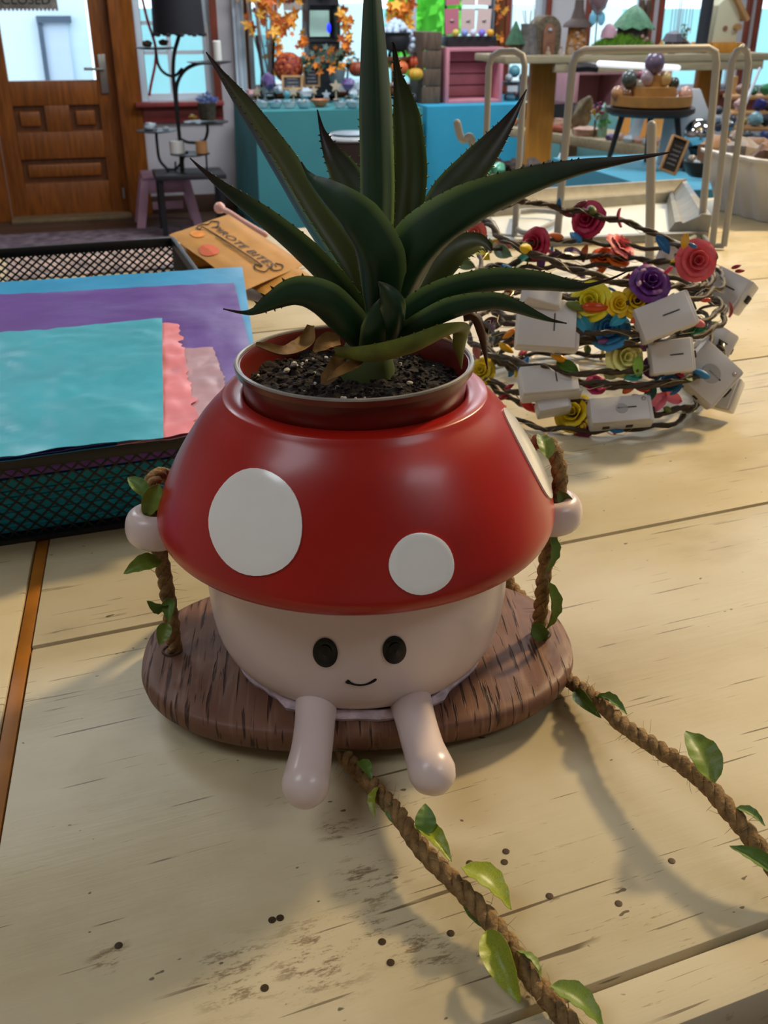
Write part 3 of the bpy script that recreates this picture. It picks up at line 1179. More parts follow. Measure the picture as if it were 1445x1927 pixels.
# back right leaf
agave_leaf([D(760, 560, .480), D(800, 450, .492), D(850, 365, .504), D(905, 300, .514), D(950, 240, .522), D(975, 200, .526), D(991, 168, .528)], LW(.51, 46, 66, 70, 56, 28, 10, 1.5), -FW * .8 + UP * .3 - RT * .3, gut=.5, facecol=.45, brown=(.3, .7), teeth=(.3, .7))
# big right leaf
agave_leaf([D(720, 625, .444), D(752, 535, .436), D(800, 455, .432), D(880, 396, .432), D(985, 350, .434), D(1080, 320, .436), D(1170, 303, .438), D(1265, 286, .440)], LW(.435, 60, 96, 106, 92, 62, 36, 16, 1.5), up_away, gut=.75, facecol=.5, brown=(.60, .9), teeth=(.1, .75))
# right middle leaf
agave_leaf([D(725, 640, .436), D(775, 590, .428), D(845, 548, .424), D(930, 528, .426), D(1010, 530, .430), D(1080, 540, .434), D(1110, 536, .435), D(1150, 524, .436), D(1184, 508, .437)], LW(.43, 50, 62, 62, 58, 48, 26, 10, 5, 1.5), UP * .8 + FW * .6, gut=.8, facecol=.4, brown=(.55, .8), teeth=(.1, .7))
# right low leaf, drooping
agave_leaf([D(720, 655, .428), D(775, 622, .418), D(850, 582, .412), D(920, 568, .412), D(965, 577, .415), D(1005, 592, .418), D(1035, 602, .420), D(1066, 608, .421)], LW(.415, 50, 50, 56, 46, 34, 20, 9, 1.5), UP * .75 + FW * .65, gut=.7, facecol=.35, brown=(.78, .92), teeth=(.2, .65))
# left low leaf, arched, tip out to the left
agave_leaf([D(690, 655, .430), D(650, 608, .420), D(605, 566, .412), D(560, 552, .408), D(515, 568, .406), D(480, 586, .406), D(455, 588, .406), D(420, 581, .406)], LW(.41, 60, 84, 86, 74, 44, 18, 8, 1.5), UP * .55 + FW * .8, gut=.5, facecol=.3, brown=(.74, .9), teeth=(.35, .7), tooth=.0022)
# short centre leaf folded towards the viewer
agave_leaf([D(722, 660, .424), D(738, 620, .414), D(742, 580, .408), D(728, 550, .406), D(712, 530, .406)], LW(.41, 50, 56, 50, 30, 3), FW * .8 + UP * .4 - RT * .3, gut=.8, thick=.06, facecol=.2, brown=(.75, 1.1), teeth=None)
agave_leaf([D(705, 660, .420), D(708, 620, .412), D(712, 585, .410), D(716, 562, .410)], LW(.41, 64, 58, 34, 4), FW * .9 + UP * .3, gut=.4, thick=.06, facecol=.2, brown=(1.2, 1.5), teeth=None)
# olive leaf behind on the right
agave_leaf([D(770, 590, .480), D(815, 520, .490), D(858, 475, .498), D(895, 458, .504), D(915, 462, .506), D(926, 472, .506)], LW(.49, 46, 66, 62, 44, 24, 4), -FW * .6 + UP * .7, gut=.6, facecol=.9, brown=(.8, .98), teeth=(.3, .9), tooth=.0020)
# yellowing lowest leaf and its hanging tip
m_yel = M('yellowing_leaf', '#5f6a22', .5, var=.35, vs=90)
m_dry = M('dry_tan_leaf', '#8a6530', .7, var=.4, vs=90, bump=.4, bs=160)
m_dryb = M('dry_brown_leaf', '#4a2c17', .6, var=.35, vs=80)
agave_leaf([D(640, 662, .424), D(700, 666, .410), D(770, 650, .405), D(835, 622, .408), D(866, 618, .416), D(864, 652, .420), D(868, 694, .424)], LW(.415, 40, 58, 56, 46, 36, 24, 2), FW * .7 + UP * .7, gut=.3, teeth=(.2, .5), mat=m_yel)
agave_leaf([D(872, 600, .440), D(892, 598, .440), D(905, 625, .440), D(912, 660, .440), D(917, 694, .440)], LW(.44, 12, 16, 17, 10, 1.5), FW, gut=.5, teeth=None, mat=m_dryb, name='dry_leaf')
agave_leaf([D(585, 612, .475), D(578, 640, .470), D(560, 655, .462), D(535, 662, .455), D(505, 655, .452), D(482, 648, .450)], LW(.46, 14, 34, 36, 26, 22, 10), UP - FW * .5, gut=.6, teeth=None, mat=m_dry, name='dry_leaf')
agave_leaf([D(655, 655, .432), D(640, 675, .424), D(630, 695, .418), D(612, 716, .414), D(604, 722, .413)], LW(.42, 20, 26, 34, 24, 4), -FW * .8 + UP * .6, gut=.5, teeth=None, mat=m_dry, name='dry_leaf')
agave_leaf([D(690, 668, .424), D(668, 686, .416), D(640, 700, .412), D(615, 716, .411)], LW(.42, 8, 24, 20, 4), -FW * .5 + UP * .8, gut=.7, teeth=None, mat=m_dry, name='dry_leaf')
agave_leaf([D(640, 640, .470), D(620, 640, .468), D(604, 650, .465), D(590, 662, .462)], LW(.465, 20, 34, 28, 6), UP * .6 - FW * .8, gut=.3, teeth=None, mat=m_dry, name='dry_leaf')
agave_leaf([D(760, 655, .450), D(800, 640, .462), D(830, 628, .470), D(850, 640, .474)], LW(.46, 20, 24, 20, 4), UP * .6 - FW * .8, gut=.3, teeth=None, mat=m_dry, name='dry_leaf')
MB().lathe([(.013, SZ - .004), (.014, SZ + .006), (.012, SZ + .016), (.008, SZ + .024), (.002, SZ + .03)], 20, AG * 1 - UP * AG.z).build('stem', M('agave_stem', '#4a5a2c', .6, var=.3), ag)

# ================================================================== JUTE GARLANDS
m_jute = M('jute_twine', '#8a6c42', .85, var=.35, vs=240, bump=.8, bs=500)
m_leafs = [M('satin_leaf_green', '#687e26', .45, var=.25, vs=60), M('satin_leaf_dark', '#58762a', .5, var=.25, vs=60), M('satin_leaf_lime', '#8a9622', .4, var=.25, vs=60)]
def rope(parent, pts, r=.0042, turns=46):
    path = cr(pts, 14)
    L = [0]
    for i in range(1, len(path)):
        L.append(L[-1] + (path[i] - path[i - 1]).length)
    frames = []
    N = None
    for i, p in enumerate(path):
        tan = (path[min(i + 1, len(path) - 1)] - path[max(0, i - 1)]).normalized()
        N = tan.orthogonal() if N is None else N
        N = (N - tan * N.dot(tan)).normalized()
        frames.append((p, N, tan.cross(N)))
    # resample finely so the lay of the rope shows
    n = max(40, int(L[-1] / .0024))
    fine = []
    for q in range(n + 1):
        s = L[-1] * q / n
        i = max(0, min(len(L) - 2, next((k for k in range(len(L)) if L[k] > s), len(L) - 1) - 1))
        t = (s - L[i]) / max(1e-9, L[i + 1] - L[i])
        a, b = frames[i], frames[i + 1]
        fine.append((s, a[0].lerp(b[0], t), a[1].lerp(b[1], t).normalized(), a[2].lerp(b[2], t).normalized()))
    for k in range(3):
        cs, rs = [], []
        for s, p, A, B in fine:
            a = 2 * PI * (s * turns + k / 3)
            wob = 1 + .18 * noise.noise(Vector((s * 90, k * 5, 0)))
            cs.append(p + (A * math.cos(a) + B * math.sin(a)) * r * .52 * wob)
            rs.append(r * .56 * (1 + .15 * noise.noise(Vector((s * 140, k * 9, 3)))))
        MB().tube(cs, rs, 7).build('strand', m_jute, parent, smooth=60)
    hair = MB()
    rr = random.Random(len(fine))
    for q in range(int(L[-1] * 900)):
        s, p, A, B = fine[rr.randrange(len(fine))]
        a = rr.uniform(0, 2 * PI)
        e = A * math.cos(a) + B * math.sin(a)
        t = V((rr.gauss(0, 1), rr.gauss(0, 1), rr.gauss(0, 1))).normalized()
        o = p + e * r * .95
        m = o + (e * .5 + t) * .0022
        z = m + (t + e * .2) * rr.uniform(.001, .004)
        hair.tube([o, m, z], [.00013, .00011, .00006], 3)
    hair.build('loose_fibres', M('pale_jute_fibre', '#a88e62', .9), parent, smooth=0, kind='stuff')

def leaf_mesh():
    """cloth leaf lying in xy, base at origin, pointing +x, unit length"""
    mb = MB()
    def f(u, v):
        s = 2 * v - 1
        wd = .27 * math.sin(PI * min(1, u ** .8)) ** .75 * (1 - .25 * u)
        return V((u, s * wd, .16 * abs(s) ** 1.5 * wd * 3 + .12 * math.sin(PI * u) + .018 * math.sin(u * 26) * abs(s)))
    mb.grid(f, 16, 8)
    me = mb.mesh('cloth_leaf', smooth=60, solid=.006)
    me.materials.append(m_leafs[0])
    return me
LEAF = leaf_mesh()
def gleaf(parent, base, tipp, mi, nhint=UP, wide=1.0, name='leaf'):
    base, tipp = V(base), V(tipp)
    x = (tipp - base)
    L = x.length
    x.normalize()
    z = (V(nhint) - x * V(nhint).dot(x)).normalized()
    y = z.cross(x)
    R = Matrix((x, y, z)).transposed()
    return inst(LEAF, name, m_leafs[mi], parent, base, R.to_quaternion(), (L, L * wide, L))

g1 = thing('rope_garland', 'twisted jute garland with green cloth leaves trailing forward between the mushroom legs', 'garland', PL(-0.1031, -.003, .02))
pA = [PL(-0.1031, -.003, .016), PL(-0.1031, -.003, .035), PL(-0.1041, -.002, .07), PL(-0.1070, .001, .1), PL(-0.1084, .012, .119), PL(-0.1031, .030, .117), PL(-0.0945, .050, .090), PL(-0.0879, .062, .052), PL(-0.0840, .088, .022), PL(-0.0669, .098, .008), PL(-0.0382, .075, .0052), PL(-0.0191, .0, .0050), PL(-0.0095, -.05, .0050)]
pB = [G(648, 1418, .006), G(700, 1478, .010), G(748, 1532, .014), G(795, 1600, .016), G(850, 1655, .015), G(905, 1712, .013), G(952, 1770, .011), G(1000, 1840, .008), G(1062, 1915, .006), G(1120, 1990, .005), G(1175, 2060, .005)]
rope(g1, pA + pB)
N_ = UP * .6 - FW * .8
for b, tp, mi, nh, wd in [
    ((655, 1414, .010), (628, 1412, .012), 1, UP, 1.0), ((676, 1432, .014), (700, 1468, .014), 1, UP, .9),
    ((712, 1480, .016), (706, 1538, .010), 2, UP - RT, .8), ((735, 1508, .016), (742, 1552, .012), 1, UP - RT, .8),
    ((800, 1572, .022), (800, 1512, .030), 1, -FW + UP * .5, 1.4), ((782, 1552, .020), (850, 1622, .020), 2, UP, .7),
    ((868, 1632, .021), (962, 1712, .012), 2, UP + RT * .5, 1.2), ((880, 1680, .012), (918, 1752, .008), 1, UP - RT, .7),
    ((916, 1750, .014), (980, 1890, .006), 2, UP - RT * .5, .8), ((970, 1790, .014), (1020, 1842, .012), 0, UP + RT, .9),
    ((1035, 1855, .014), (1138, 1938, .006), 0, UP + RT * .4, 1.0)]:
    gleaf(g1, G(*b), G(*tp), mi, nh, wd)
for b, tp, mi, nh, wd in [
    (PL(-0.1070, -.004, .121), D(240, 898, .462), 1, UP - FW * .6, 1.0), (PL(-.101, -.004, .128), PL(-.110, -.006, .110), 0, -FW, 1.0),
    (PL(-0.1041, -.006, .084), D(232, 1080, .440), 0, UP - FW * .7, 1.0), (PL(-0.1031, -.006, .056), D(276, 1130, .440), 1, -FW, 1.0),
    (PL(-0.1012, -.008, .062), D(318, 1172, .438), 1, -FW, 1.0), (PL(-0.1050, -.006, .045), D(300, 1215, .442), 0, -FW, 1.3),
    (PL(-0.0936, .052, .092), PL(-0.0812, .055, .055), 1, -FW, .7)]:
    gleaf(g1, b, tp, mi, nh, wd)

g2 = thing('rope_garland', 'twisted jute garland with green cloth leaves trailing off the right of the board', 'garland', PL(0.1031, -.003, .02))
pA = [PL(0.1031, -.003, .016), PL(0.1031, -.003, .035), PL(0.1041, -.001, .07), PL(0.1074, .001, .1), PL(0.1093, .004, .122), PL(0.1050, .018, .135), PL(0.0974, .036, .122), PL(0.0936, .055, .080), PL(0.0955, .075, .035), PL(0.1031, .080, .009), PL(0.1108, .055, .0055), PL(0.1079, .005, .0055)]
pB = [G(1078, 1285, .010), G(1125, 1318, .015), G(1170, 1362, .020), G(1222, 1398, .024), G(1275, 1432, .027), G(1325, 1472, .028), G(1368, 1520, .026), G(1410, 1572, .022), G(1450, 1625, .016), G(1500, 1690, .009), G(1560, 1760, .006)]
rope(g2, pA + pB)
for b, tp, mi, nh, wd in [
    ((1082, 1300, .012), (1132, 1352, .012), 1, UP - RT, .6), ((1120, 1312, .018), (1180, 1345, .022), 1, UP, .6), ((1180, 1370, .022), (1238, 1412, .020), 1, UP - RT, .6),
    ((1345, 1474, .032), (1290, 1376, .038), 0, UP - FW * .6, 1.0), ((1385, 1520, .028), (1440, 1555, .026), 1, UP, .8),
    ((1462, 1645, .016), (1372, 1592, .020), 1, UP - FW * .4, .7)]:
    gleaf(g2, G(*b), G(*tp), mi, nh, wd)
for b, tp, mi, nh, wd in [
    (PL(0.1070, -.004, .116), PL(0.1165, -.004, .104), 1, -FW, 1.0), (PL(0.1041, -.006, .092), PL(0.1022, -.008, .068), 1, -FW + RT, .7), (PL(0.1050, -.007, .062), PL(0.1050, -.009, .030), 0, -FW + RT, .6),
    (PL(0.0993, -.007, .036), PL(0.1060, -.008, .022), 1, -FW, 1.2), (PL(0.1012, .0, .133), PL(0.0993, .018, .140), 0, UP, 1.0), (PL(0.0974, .04, .06), PL(0.0879, .03, .052), 1, -FW, 1.0)]:
    gleaf(g2, b, tp, mi, nh, wd)

# ================================================================== WIRE MESH TRAY AND PAPERS
m_wire = M('black_mesh_steel', '#121216', .38, spec=.5)
TA2 = math.radians(3.0)
wu, wv = V((math.cos(TA2), math.sin(TA2), 0)), V((-math.sin(TA2), math.cos(TA2), 0))
TO = V((.135, .684, 0))      # front right corner of the tray
def WP(u, v, z):
    return TO + wu * u + wv * v + UP * z
TW, TD, TZ = .60, .70, .070
tr = thing('wire_mesh_tray', 'large black wire mesh tray holding coloured tissue paper', 'tray', WP(-.3, .35, 0))
def mesh_panel(P, w, h, cw, ch, th=.0011):
    """diamond mesh of flat wires; P(u, v) maps the panel to space"""
    mb = MB()
    nx, ny = int(w / cw), int(h / ch)
    for i in range(nx + 1):
        for j in range(ny):
            for s in (1, -1):
                a = (i * cw, j * ch) if s == 1 else (i * cw, (j + 1) * ch)
                m = (i * cw + cw / 2, (j + .5) * ch)
                e = ((i + 1) * cw, (j + 1) * ch) if s == 1 else ((i + 1) * cw, j * ch)
                if e[0] <= w:
                    mb.bar(P(*a), P(*e), th, th * .8)
    return mb
mesh_panel(lambda u, v: WP(-u, .0025, v + .003), TW, TZ - .012, .0102, .0095, .0015).build('front_mesh', m_wire, tr, smooth=0, kind='stuff')
mesh_panel(lambda u, v: WP(-u, TD - .0025, v + .003), TW, TZ - .010, .0112, .0095, .0026).build('back_mesh', m_wire, tr, smooth=0, kind='stuff')
mesh_panel(lambda u, v: WP(-.0025, u, v + .003), TD, TZ - .010, .0112, .0095, .0014).build('side_mesh', m_wire, tr, smooth=0, kind='stuff')
mesh_panel(lambda u, v: WP(-TW + .0025, u, v + .003), TD, TZ - .010, .0112, .0095, .0014).build('side_mesh', m_wire, tr, smooth=0, kind='stuff')
MB().prism([WP(-TW, 0, .0012), WP(0, 0, .0012), WP(0, TD, .0012), WP(-TW, TD, .0012)], (0, 0, .0016)).build('bottom', m_wire, tr)
for a, b in (((0, 0), (-TW, 0)), ((0, TD), (-TW, TD)), ((0, 0), (0, TD)), ((-TW, 0), (-TW, TD))):
    MB().bar(WP(a[0], a[1], TZ - .006), WP(b[0], b[1], TZ - .006), .006, .0125).build('rim', m_wire, tr, bevel=.0015)
for a, b in (((0, 0), (-TW, 0)), ((0, TD), (-TW, TD))):
    MB().bar(WP(a[0], a[1], .0022), WP(b[0], b[1], .0022), .004, .004).build('bottom_wire', m_wire, tr)

def tissue(name, hexc, var=.10):
    return M(name, hexc, .36, var=var, vs=14, bump=.18, bs=50, spec=.5)
def stack(zs, col, label, gname, n):
    """a block of stacked sheets"""
    mb = MB()
    z0, z1 = zs
    for i in range(n):
        z = z0 + (z1 - z0) * i / n
        j = rnd.uniform(-.0015, .0015)
        mb.prism([WP(-TW + .012, .010 + j, z), WP(-.012 + j, .010 + j, z), WP(-.012 + j, TD * .5 + j, z), WP(-TW + .012, TD * .5 + j, z)], (0, 0, (z1 - z0) / n * .9))
    one(mb, 'paper_stack', col, label, 'paper', smooth=0)
m_teal = tissue('teal_tissue', '#1d93a6')
stack((.004, .046), M('deep_teal_paper', '#22b0c8', .6, var=.1, vs=9), 'thick stack of teal tissue paper at the bottom of the mesh tray', '', 18)
stack((.047, .062), M('purple_paper_stack', '#9a66cc', .6, var=.1, vs=9), 'purple tissue paper layer on the teal stack inside the mesh tray', '', 6)
def sheet(c, z, col, label, wr=.0012, seed=0, sag=0, curl=.0, th=.0004, tear=0):
    """c: four corners (front-left, front-right, back-right, back-left) as photo points on the plane z"""
    P = [G(x, y, z) for x, y in c]
    def f(u, v):
        a = P[0].lerp(P[1], u)
        b = P[3].lerp(P[2], u)
        p = a.lerp(b, v)
        q = V((p.x * 14 + seed * 7, p.y * 14, seed))
        wr_ = wr * 1.7
        h = noise.noise(q) * wr_ * 1.2 + abs(noise.noise(q * 2.6)) * wr_ * .9 + noise.noise(q * 7) * wr_ * .25
        if tear:
            p = p + wu * tear * noise.noise(V((v * 22, seed, 0))) * max(0, (u - .75) / .25)
        edge = min(v, 1 - v, u, 1 - u)
        return p + UP * (h * 1.0 + sag * (1 - v) ** 6 + curl * max(0, v - .88) / .12 * u)
    mb = MB().grid(f, 46, 46)
    return one(mb, 'tissue_sheet', col, label, 'paper', solid=th, smooth=60)
sheet([(-260, 905), (500, 800), (456, 503), (-160, 542)], .0735, tissue('bright_blue_tissue', '#128fcc'), 'bright blue tissue sheet, lowest and widest of the loose sheets on the tray', seed=1, wr=.0006)
sheet([(-260, 902), (505, 790), (440, 532), (-160, 563)], .0760, tissue('purple_tissue', '#5d3796'), 'broad purple tissue sheet lying over the bright blue sheet', seed=2, wr=.0008)
sheet([(250, 836), (452, 806), (401, 654), (330, 655)], .0785, tissue('pale_pink_tissue', '#b795a6'), 'pale mauve pink tissue piece beside the torn pink one', seed=3, wr=.0012, tear=.004)
sheet([(220, 838), (376, 812), (335, 612), (290, 608)], .0805, tissue('pink_tissue', '#e58a98'), 'salmon pink crinkled tissue strip beside the pale teal sheet', seed=4, wr=.0018, tear=.008)
sheet([(-300, 898), (307, 822), (305, 598), (-200, 648)], .0840, tissue('pale_teal_tissue', '#3ba6c4'), 'pale teal tissue sheet on top of the pile in the tray', seed=5, wr=.0016)

# ================================================================== KRAFT BAGS
m_kraft = M('kraft_paper', '#b5853c', .65, var=.10, vs=30, bump=.2, bs=90)
m_ink = M('dark_print', '#2a1d10', .6)
m_biscuit = M('orange_print', '#d98a2c', .6, var=.2, vs=60)
def bag(cs, ds, label, printed=False, fold=True):
    P = [D(x, y, d) for (x, y), d in zip(cs, ds)]
    n = (P[1] - P[0]).cross(P[3] - P[0]).normalized()
    if n.z < 0:
        n = -n
    t = thing('kraft_bag', label, 'bag', (P[0] + P[2]) / 2 - n * .006)
    def bil(u, v):
        return (P[0].lerp(P[1], u)).lerp(P[3].lerp(P[2], u), v)
    def f(u, v):
        e = min(u, 1 - u, v, 1 - v)
        return bil(u, v) + n * (.004 * min(1, e * 7) + .0012 * noise.noise(V((u * 5, v * 5, cs[0][0]))))
    mb = MB().grid(f, 26, 20)
    mb.grid(lambda u, v: bil(u, v) - n * .003 * min(1, min(u, 1 - u, v, 1 - v) * 9), 12, 10)
    mb.build('pouch', m_kraft, t, smooth=60)
    if printed:
        def pt(u, v, h=.0010):
            return f(u, v) + n * h
        vs, fs = text_mesh('PIROTE BITES', 1.0, .25)
        mx = max(abs(v.x) for v in vs)
        mb = MB().add([pt(.52 + v.x / mx * .40, .43 - v.y * .15) for v in vs], fs)
        mb.build('lettering', m_ink, t, smooth=0, weld=False)
        # outline of a bone round the words
        o = [(.92, .36), (.97, .30), (1.0, .36), (.985, .46), (.94, .48), (.955, .58), (.90, .65), (.84, .60), (.85, .53), (.14, .55), (.10, .62), (.03, .60), (.02, .50), (.06, .45), (.03, .36), (.09, .30), (.14, .36), (.16, .41)]
        path = cr([pt(u * .94 + .02, v, .0014) for u, v in o], 5)
        MB().tube(path, .0009, 5).build('outline', m_ink, t)
        o = [pt(.30 + .5 * k / 14, .585 + .006 * math.sin(k * 2.1), .0012) for k in range(15)]
        MB().tube(o, .0006, 4).build('small_print', m_ink, t)
        for (u, v, r, nm) in ((.16, .72, .09, 'round_print'), (.42, .84, .12, 'round_print')):
            vs = [pt(u, v, .0009)] + [pt(u + r * .75 * math.cos(a), v + r * math.sin(a), .0009) for a in [2 * PI * i / 28 for i in range(28)]]
            MB().add(vs, [[0, 1 + i, 1 + (i + 1) % 28] for i in range(28)]).build(nm, m_biscuit if r < .1 else M('red_orange_print', '#c65a2a', .6), t, smooth=0)
    return t
bag([(440, 420), (600, 530), (505, 560), (330, 462)], [1.50, 1.33, 1.28, 1.46], 'plain kraft paper bag under the printed kraft bag')
bag([(430, 403), (575, 497), (462, 546), (318, 442)], [1.54, 1.38, 1.27, 1.45], 'printed kraft paper bag with black bone-shaped lettering beside the mesh tray', True)
q0, q1 = D(345, 470, 1.47), D(448, 436, 1.50)
q0.z = q1.z = .017
one(MB().tube([q0, q1], .016, 14), 'paper_roll', m_kraft, 'rolled kraft paper propping up the bags', 'paper')
pth = cr([D(413, 391, 1.58), D(430, 399, 1.56), D(455, 415, 1.54), D(500, 442, 1.50)], 6)
t = thing('ribbon_roll', 'rolled pale pink ribbon strip along the edge of the kraft bag', 'ribbon', D(455, 418, 1.54))
MB().tube(pth, [.009, .008, .006, .004] + [.004] * (len(pth) - 4), 10, roundcap=True).build('roll', M('pale_pink_satin', '#d9a9a4', .4), t)
one(MB().box(G(235, 488, .002), (.34, .16, .002), Matrix.Rotation(.05, 3, 'Z')), 'printed_card', M('patterned_card', '#a08c86', .6, var=.7, vs=22), 'colourful patterned card lying behind the mesh tray', 'card')

# ================================================================== FLOWER CROWNS
def rose_mesh():
    mb = MB()
    # layered cupped petals, facing +z, radius about 1
    for lay, (cnt, r0, hgt, open_) in enumerate(((3, .22, .62, .10), (4, .42, .60, .28), (5, .66, .50, .62), (6, .86, .36, 1.0))):
        for k in range(cnt):
            a0 = 2 * PI * k / cnt + lay * .7
            wa = 2 * PI / cnt * .72
            def f(u, v, a0=a0, wa=wa, r0=r0, hgt=hgt, open_=open_, lay=lay, k=k):
                s = 2 * u - 1
                a = a0 + s * wa * (1 - .25 * v * v)
                rr = r0 * (.30 + .70 * v ** .7) + open_ * .22 * v ** 3
                z = -.30 + hgt * v * (1.15 - .22 * s * s) - open_ * .30 * v ** 4
                ru = 1 + .05 * noise.noise(V((a * 3, v * 3, lay * 4 + k)))
                return V((rr * math.cos(a) * ru, rr * math.sin(a) * ru, z + .06 * noise.noise(V((a * 4, v * 4, k)))))
            mb.grid(f, 7, 6)
    mb.ell((0, 0, -.22), (.3, .3, .16), 10, 6)
    me = mb.mesh('rose', smooth=70, solid=.02)
    me.materials.append(m_spot)
    return me
def bud_mesh():
    mb = MB().lathe(smooth_prof([(.02, -1), (.28, -.75), (.42, -.2), (.36, .35), (.14, .9), (.01, 1.05)], 3), 12)
    me = mb.mesh('bud', smooth=70)
    me.materials.append(m_spot)
    return me
def cleaf_mesh():
    mb = MB()
    mb.grid(lambda u, v: V(((2 * v - 1) * .52 * math.sin(PI * min(1, .05 + .95 * u)) ** .7, u * 2 - 1, .25 * abs(2 * v - 1) + .2 * math.sin(PI * u))), 8, 6)
    me = mb.mesh('crown_leaf', smooth=70, solid=.03)
    me.materials.append(m_spot)
    return me
ROSE, BUD, CLEAF = rose_mesh(), bud_mesh(), cleaf_mesh()
FC = {}
def fcol(h, gloss=.5):
    if h not in FC:
        FC[h] = M('petal_' + h.strip('#'), h, gloss, var=.12, vs=60, sss=0)
    return FC[h]
m_vine = M('brown_vine', '#3a2c18', .6, var=.4, vs=120, bump=.5, bs=200)
m_boxw = M('white_plastic', '#c9c7c6', .35, var=.03, sss=.1)
m_slot = M('dark_slot', '#1a1614', .6)
PC = D(1115, 650, .94)
PC.z = 0
RR = .112
NR = 12
ords = ['lowest', 'second', 'third', 'fourth', 'fifth', 'sixth', 'seventh', 'eighth', 'ninth', 'tenth', 'eleventh', 'topmost']
crowns = []
cent = []
for k in range(NR):
    z = .0055 + .0118 * k
    r = RR * rnd.uniform(.95, 1.04)
    c = PC + RT * rnd.uniform(-.012, .012) + FW * rnd.uniform(-.008, .008)
    tiltx, tilty = rnd.uniform(-.02, .02), rnd.uniform(-.03, .015)
    if k >= NR - 1:
        tiltx, tilty = -.10, .05
        z += .012
    if k < 2:
        tiltx, tilty = tiltx * .2, tilty * .2
    crowns.append((c, r, z, tiltx, tilty))
def crown_pt(k, a, dr=0, dz=0):
    c, r, z, tx, ty = crowns[k]
    e = RT * math.cos(a) + FW * math.sin(a)
    rr = r + dr + .004 * noise.noise(V((math.cos(a) * 2, math.sin(a) * 2, k * 3)))
    return c + e * rr + UP * (z + dz + tx * math.cos(a) * r * 2 + ty * math.sin(a) * r * 2 + .003 * noise.noise(V((math.cos(a) * 3, math.sin(a) * 3, k * 7 + 2))))
FLW = [  # photo x, y, kind, colour, size px, front(0)/back(1)
    (1105, 412, 'r', '#b0184a', 33, 1), (1225, 530, 'r', '#5d1d74', 38, 0), (1312, 490, 'r', '#d4525c', 38, 0), (1146, 620, 'r', '#2f7fb4', 38, 0),
    (1178, 672, 'r', '#dcdc8c', 37, 0), (1078, 776, 'r', '#e2cc10', 37, 0), (905, 697, 'r', '#d8c010', 26, 0), (1200, 566, 'r', '#dcb80c', 33, 0), (1165, 572, 'r', '#dcb80c', 24, 0),
    (1110, 566, 'r', '#d9cf22', 38, 0), (1172, 460, 'r', '#dd6c6c', 32, 1), (1005, 458, 'r', '#b32044', 30, 1), (1135, 482, 'r', '#e0600e', 24, 1), (1164, 485, 'r', '#dd6a10', 22, 1),
    (988, 492, 'l', '#2f9478', 24, 1), (912, 482, 'l', '#d8c818', 22, 1), (1096, 802, 'r', '#971858', 22, 0), (1302, 622, 'l', '#1c7c50', 26, 0),
    (1122, 722, 'r', '#a8205c', 20, 0), (1205, 728, 'b', '#c83418', 24, 0), (1185, 730, 'b', '#e06018', 20, 0), (1068, 692, 'l', '#3f6a1c', 24, 0), (1268, 652, 'b', '#5d3a78', 13, 0), (1283, 648, 'b', '#5d3a78', 13, 0),
    (1232, 690, 'r', '#5a1a60', 22, 0), (985, 688, 'b', '#1776b4', 22, 0), (1002, 696, 'b', '#1a80bc', 20, 0), (1022, 738, 'b', '#e8a812', 17, 0), (1026, 756, 'b', '#e88a10', 17, 0), (994, 764, 'b', '#c01c1c', 24, 0),
    (1150, 756, 'b', '#d01c5c', 17, 0), (1166, 750, 'b', '#cc4418', 12, 0), (1158, 808, 'b', '#0f6eb4', 20, 0), (1238, 758, 'l', '#e4707c', 26, 0), (1262, 750, 'l', '#e4707c', 24, 0), (958, 628, 'b', '#e08a18', 17, 0),
    (952, 655, 'b', '#d8a812', 20, 0), (1052, 674, 'b', '#e0a012', 20, 0), (958, 728, 'b', '#9a1424', 12, 0), (946, 748, 'b', '#8a1020', 14, 0), (1385, 502, 'b', '#8f1218', 11, 0), (1392, 510, 'b', '#8f1218', 11, 0),
    (1078, 478, 'l', '#5c3a60', 20, 1), (950, 476, 'l', '#6a8a6c', 26, 1), (1190, 712, 'l', '#35907c', 20, 0), (1010, 550, 'r', '#35609a', 24, 1), (893, 440, 'r', '#d4604e', 22, 1), (928, 608, 'l', '#5a1f30', 20, 1),
    (1120, 578, 'b', '#b8400f', 30, 0), (1020, 476, 'l', '#c05c7c', 20, 1), (1048, 498, 'l', '#2a2c5c', 16, 1), (1090, 508, 'r', '#4a1a58', 18, 1), (1128, 512, 'b', '#d0700c', 18, 1), (1340, 480, 'l', '#3a7a2c', 14, 0),
    (1288, 455, 'l', '#d8a018', 16, 0), (1303, 462, 'b', '#2a70a8', 12, 0), (1245, 462, 'l', '#155a8c', 22, 0), (1092, 385, 'b', '#6a2430', 17, 1), (1068, 402, 'b', '#6a2430', 18, 1), (1240, 706, 'b', '#2a7aa8', 16, 0),
    (1328, 565, 'b', '#c84a2c', 12, 0), (1258, 508, 'b', '#c82848', 12, 0), (1150, 700, 'r', '#c9d69a', 14, 0), (900, 660, 'l', '#c87a70', 18, 0), (880, 500, 'l', '#5a6a3a', 22, 1), (1060, 590, 'l', '#b04a20', 18, 1),
    (1222, 745, 'l', '#3f6a52', 22, 0), (1160, 605, 'l', '#2890a8', 22, 0), (1100, 612, 'l', '#1c8098', 24, 0), (1200, 690, 'l', '#7fa83c', 20, 0), (1300, 640, 'l', '#d9b41c', 15, 0), (940, 770, 'b', '#e07c1c', 17, 0), (1010, 720, 'l', '#e8d048', 12, 0),
    (1280, 705, 'b', '#b82848', 17, 0), (1262, 722, 'r', '#20608c', 20, 0), (1195, 600, 'b', '#d4521c', 14, 0),
]
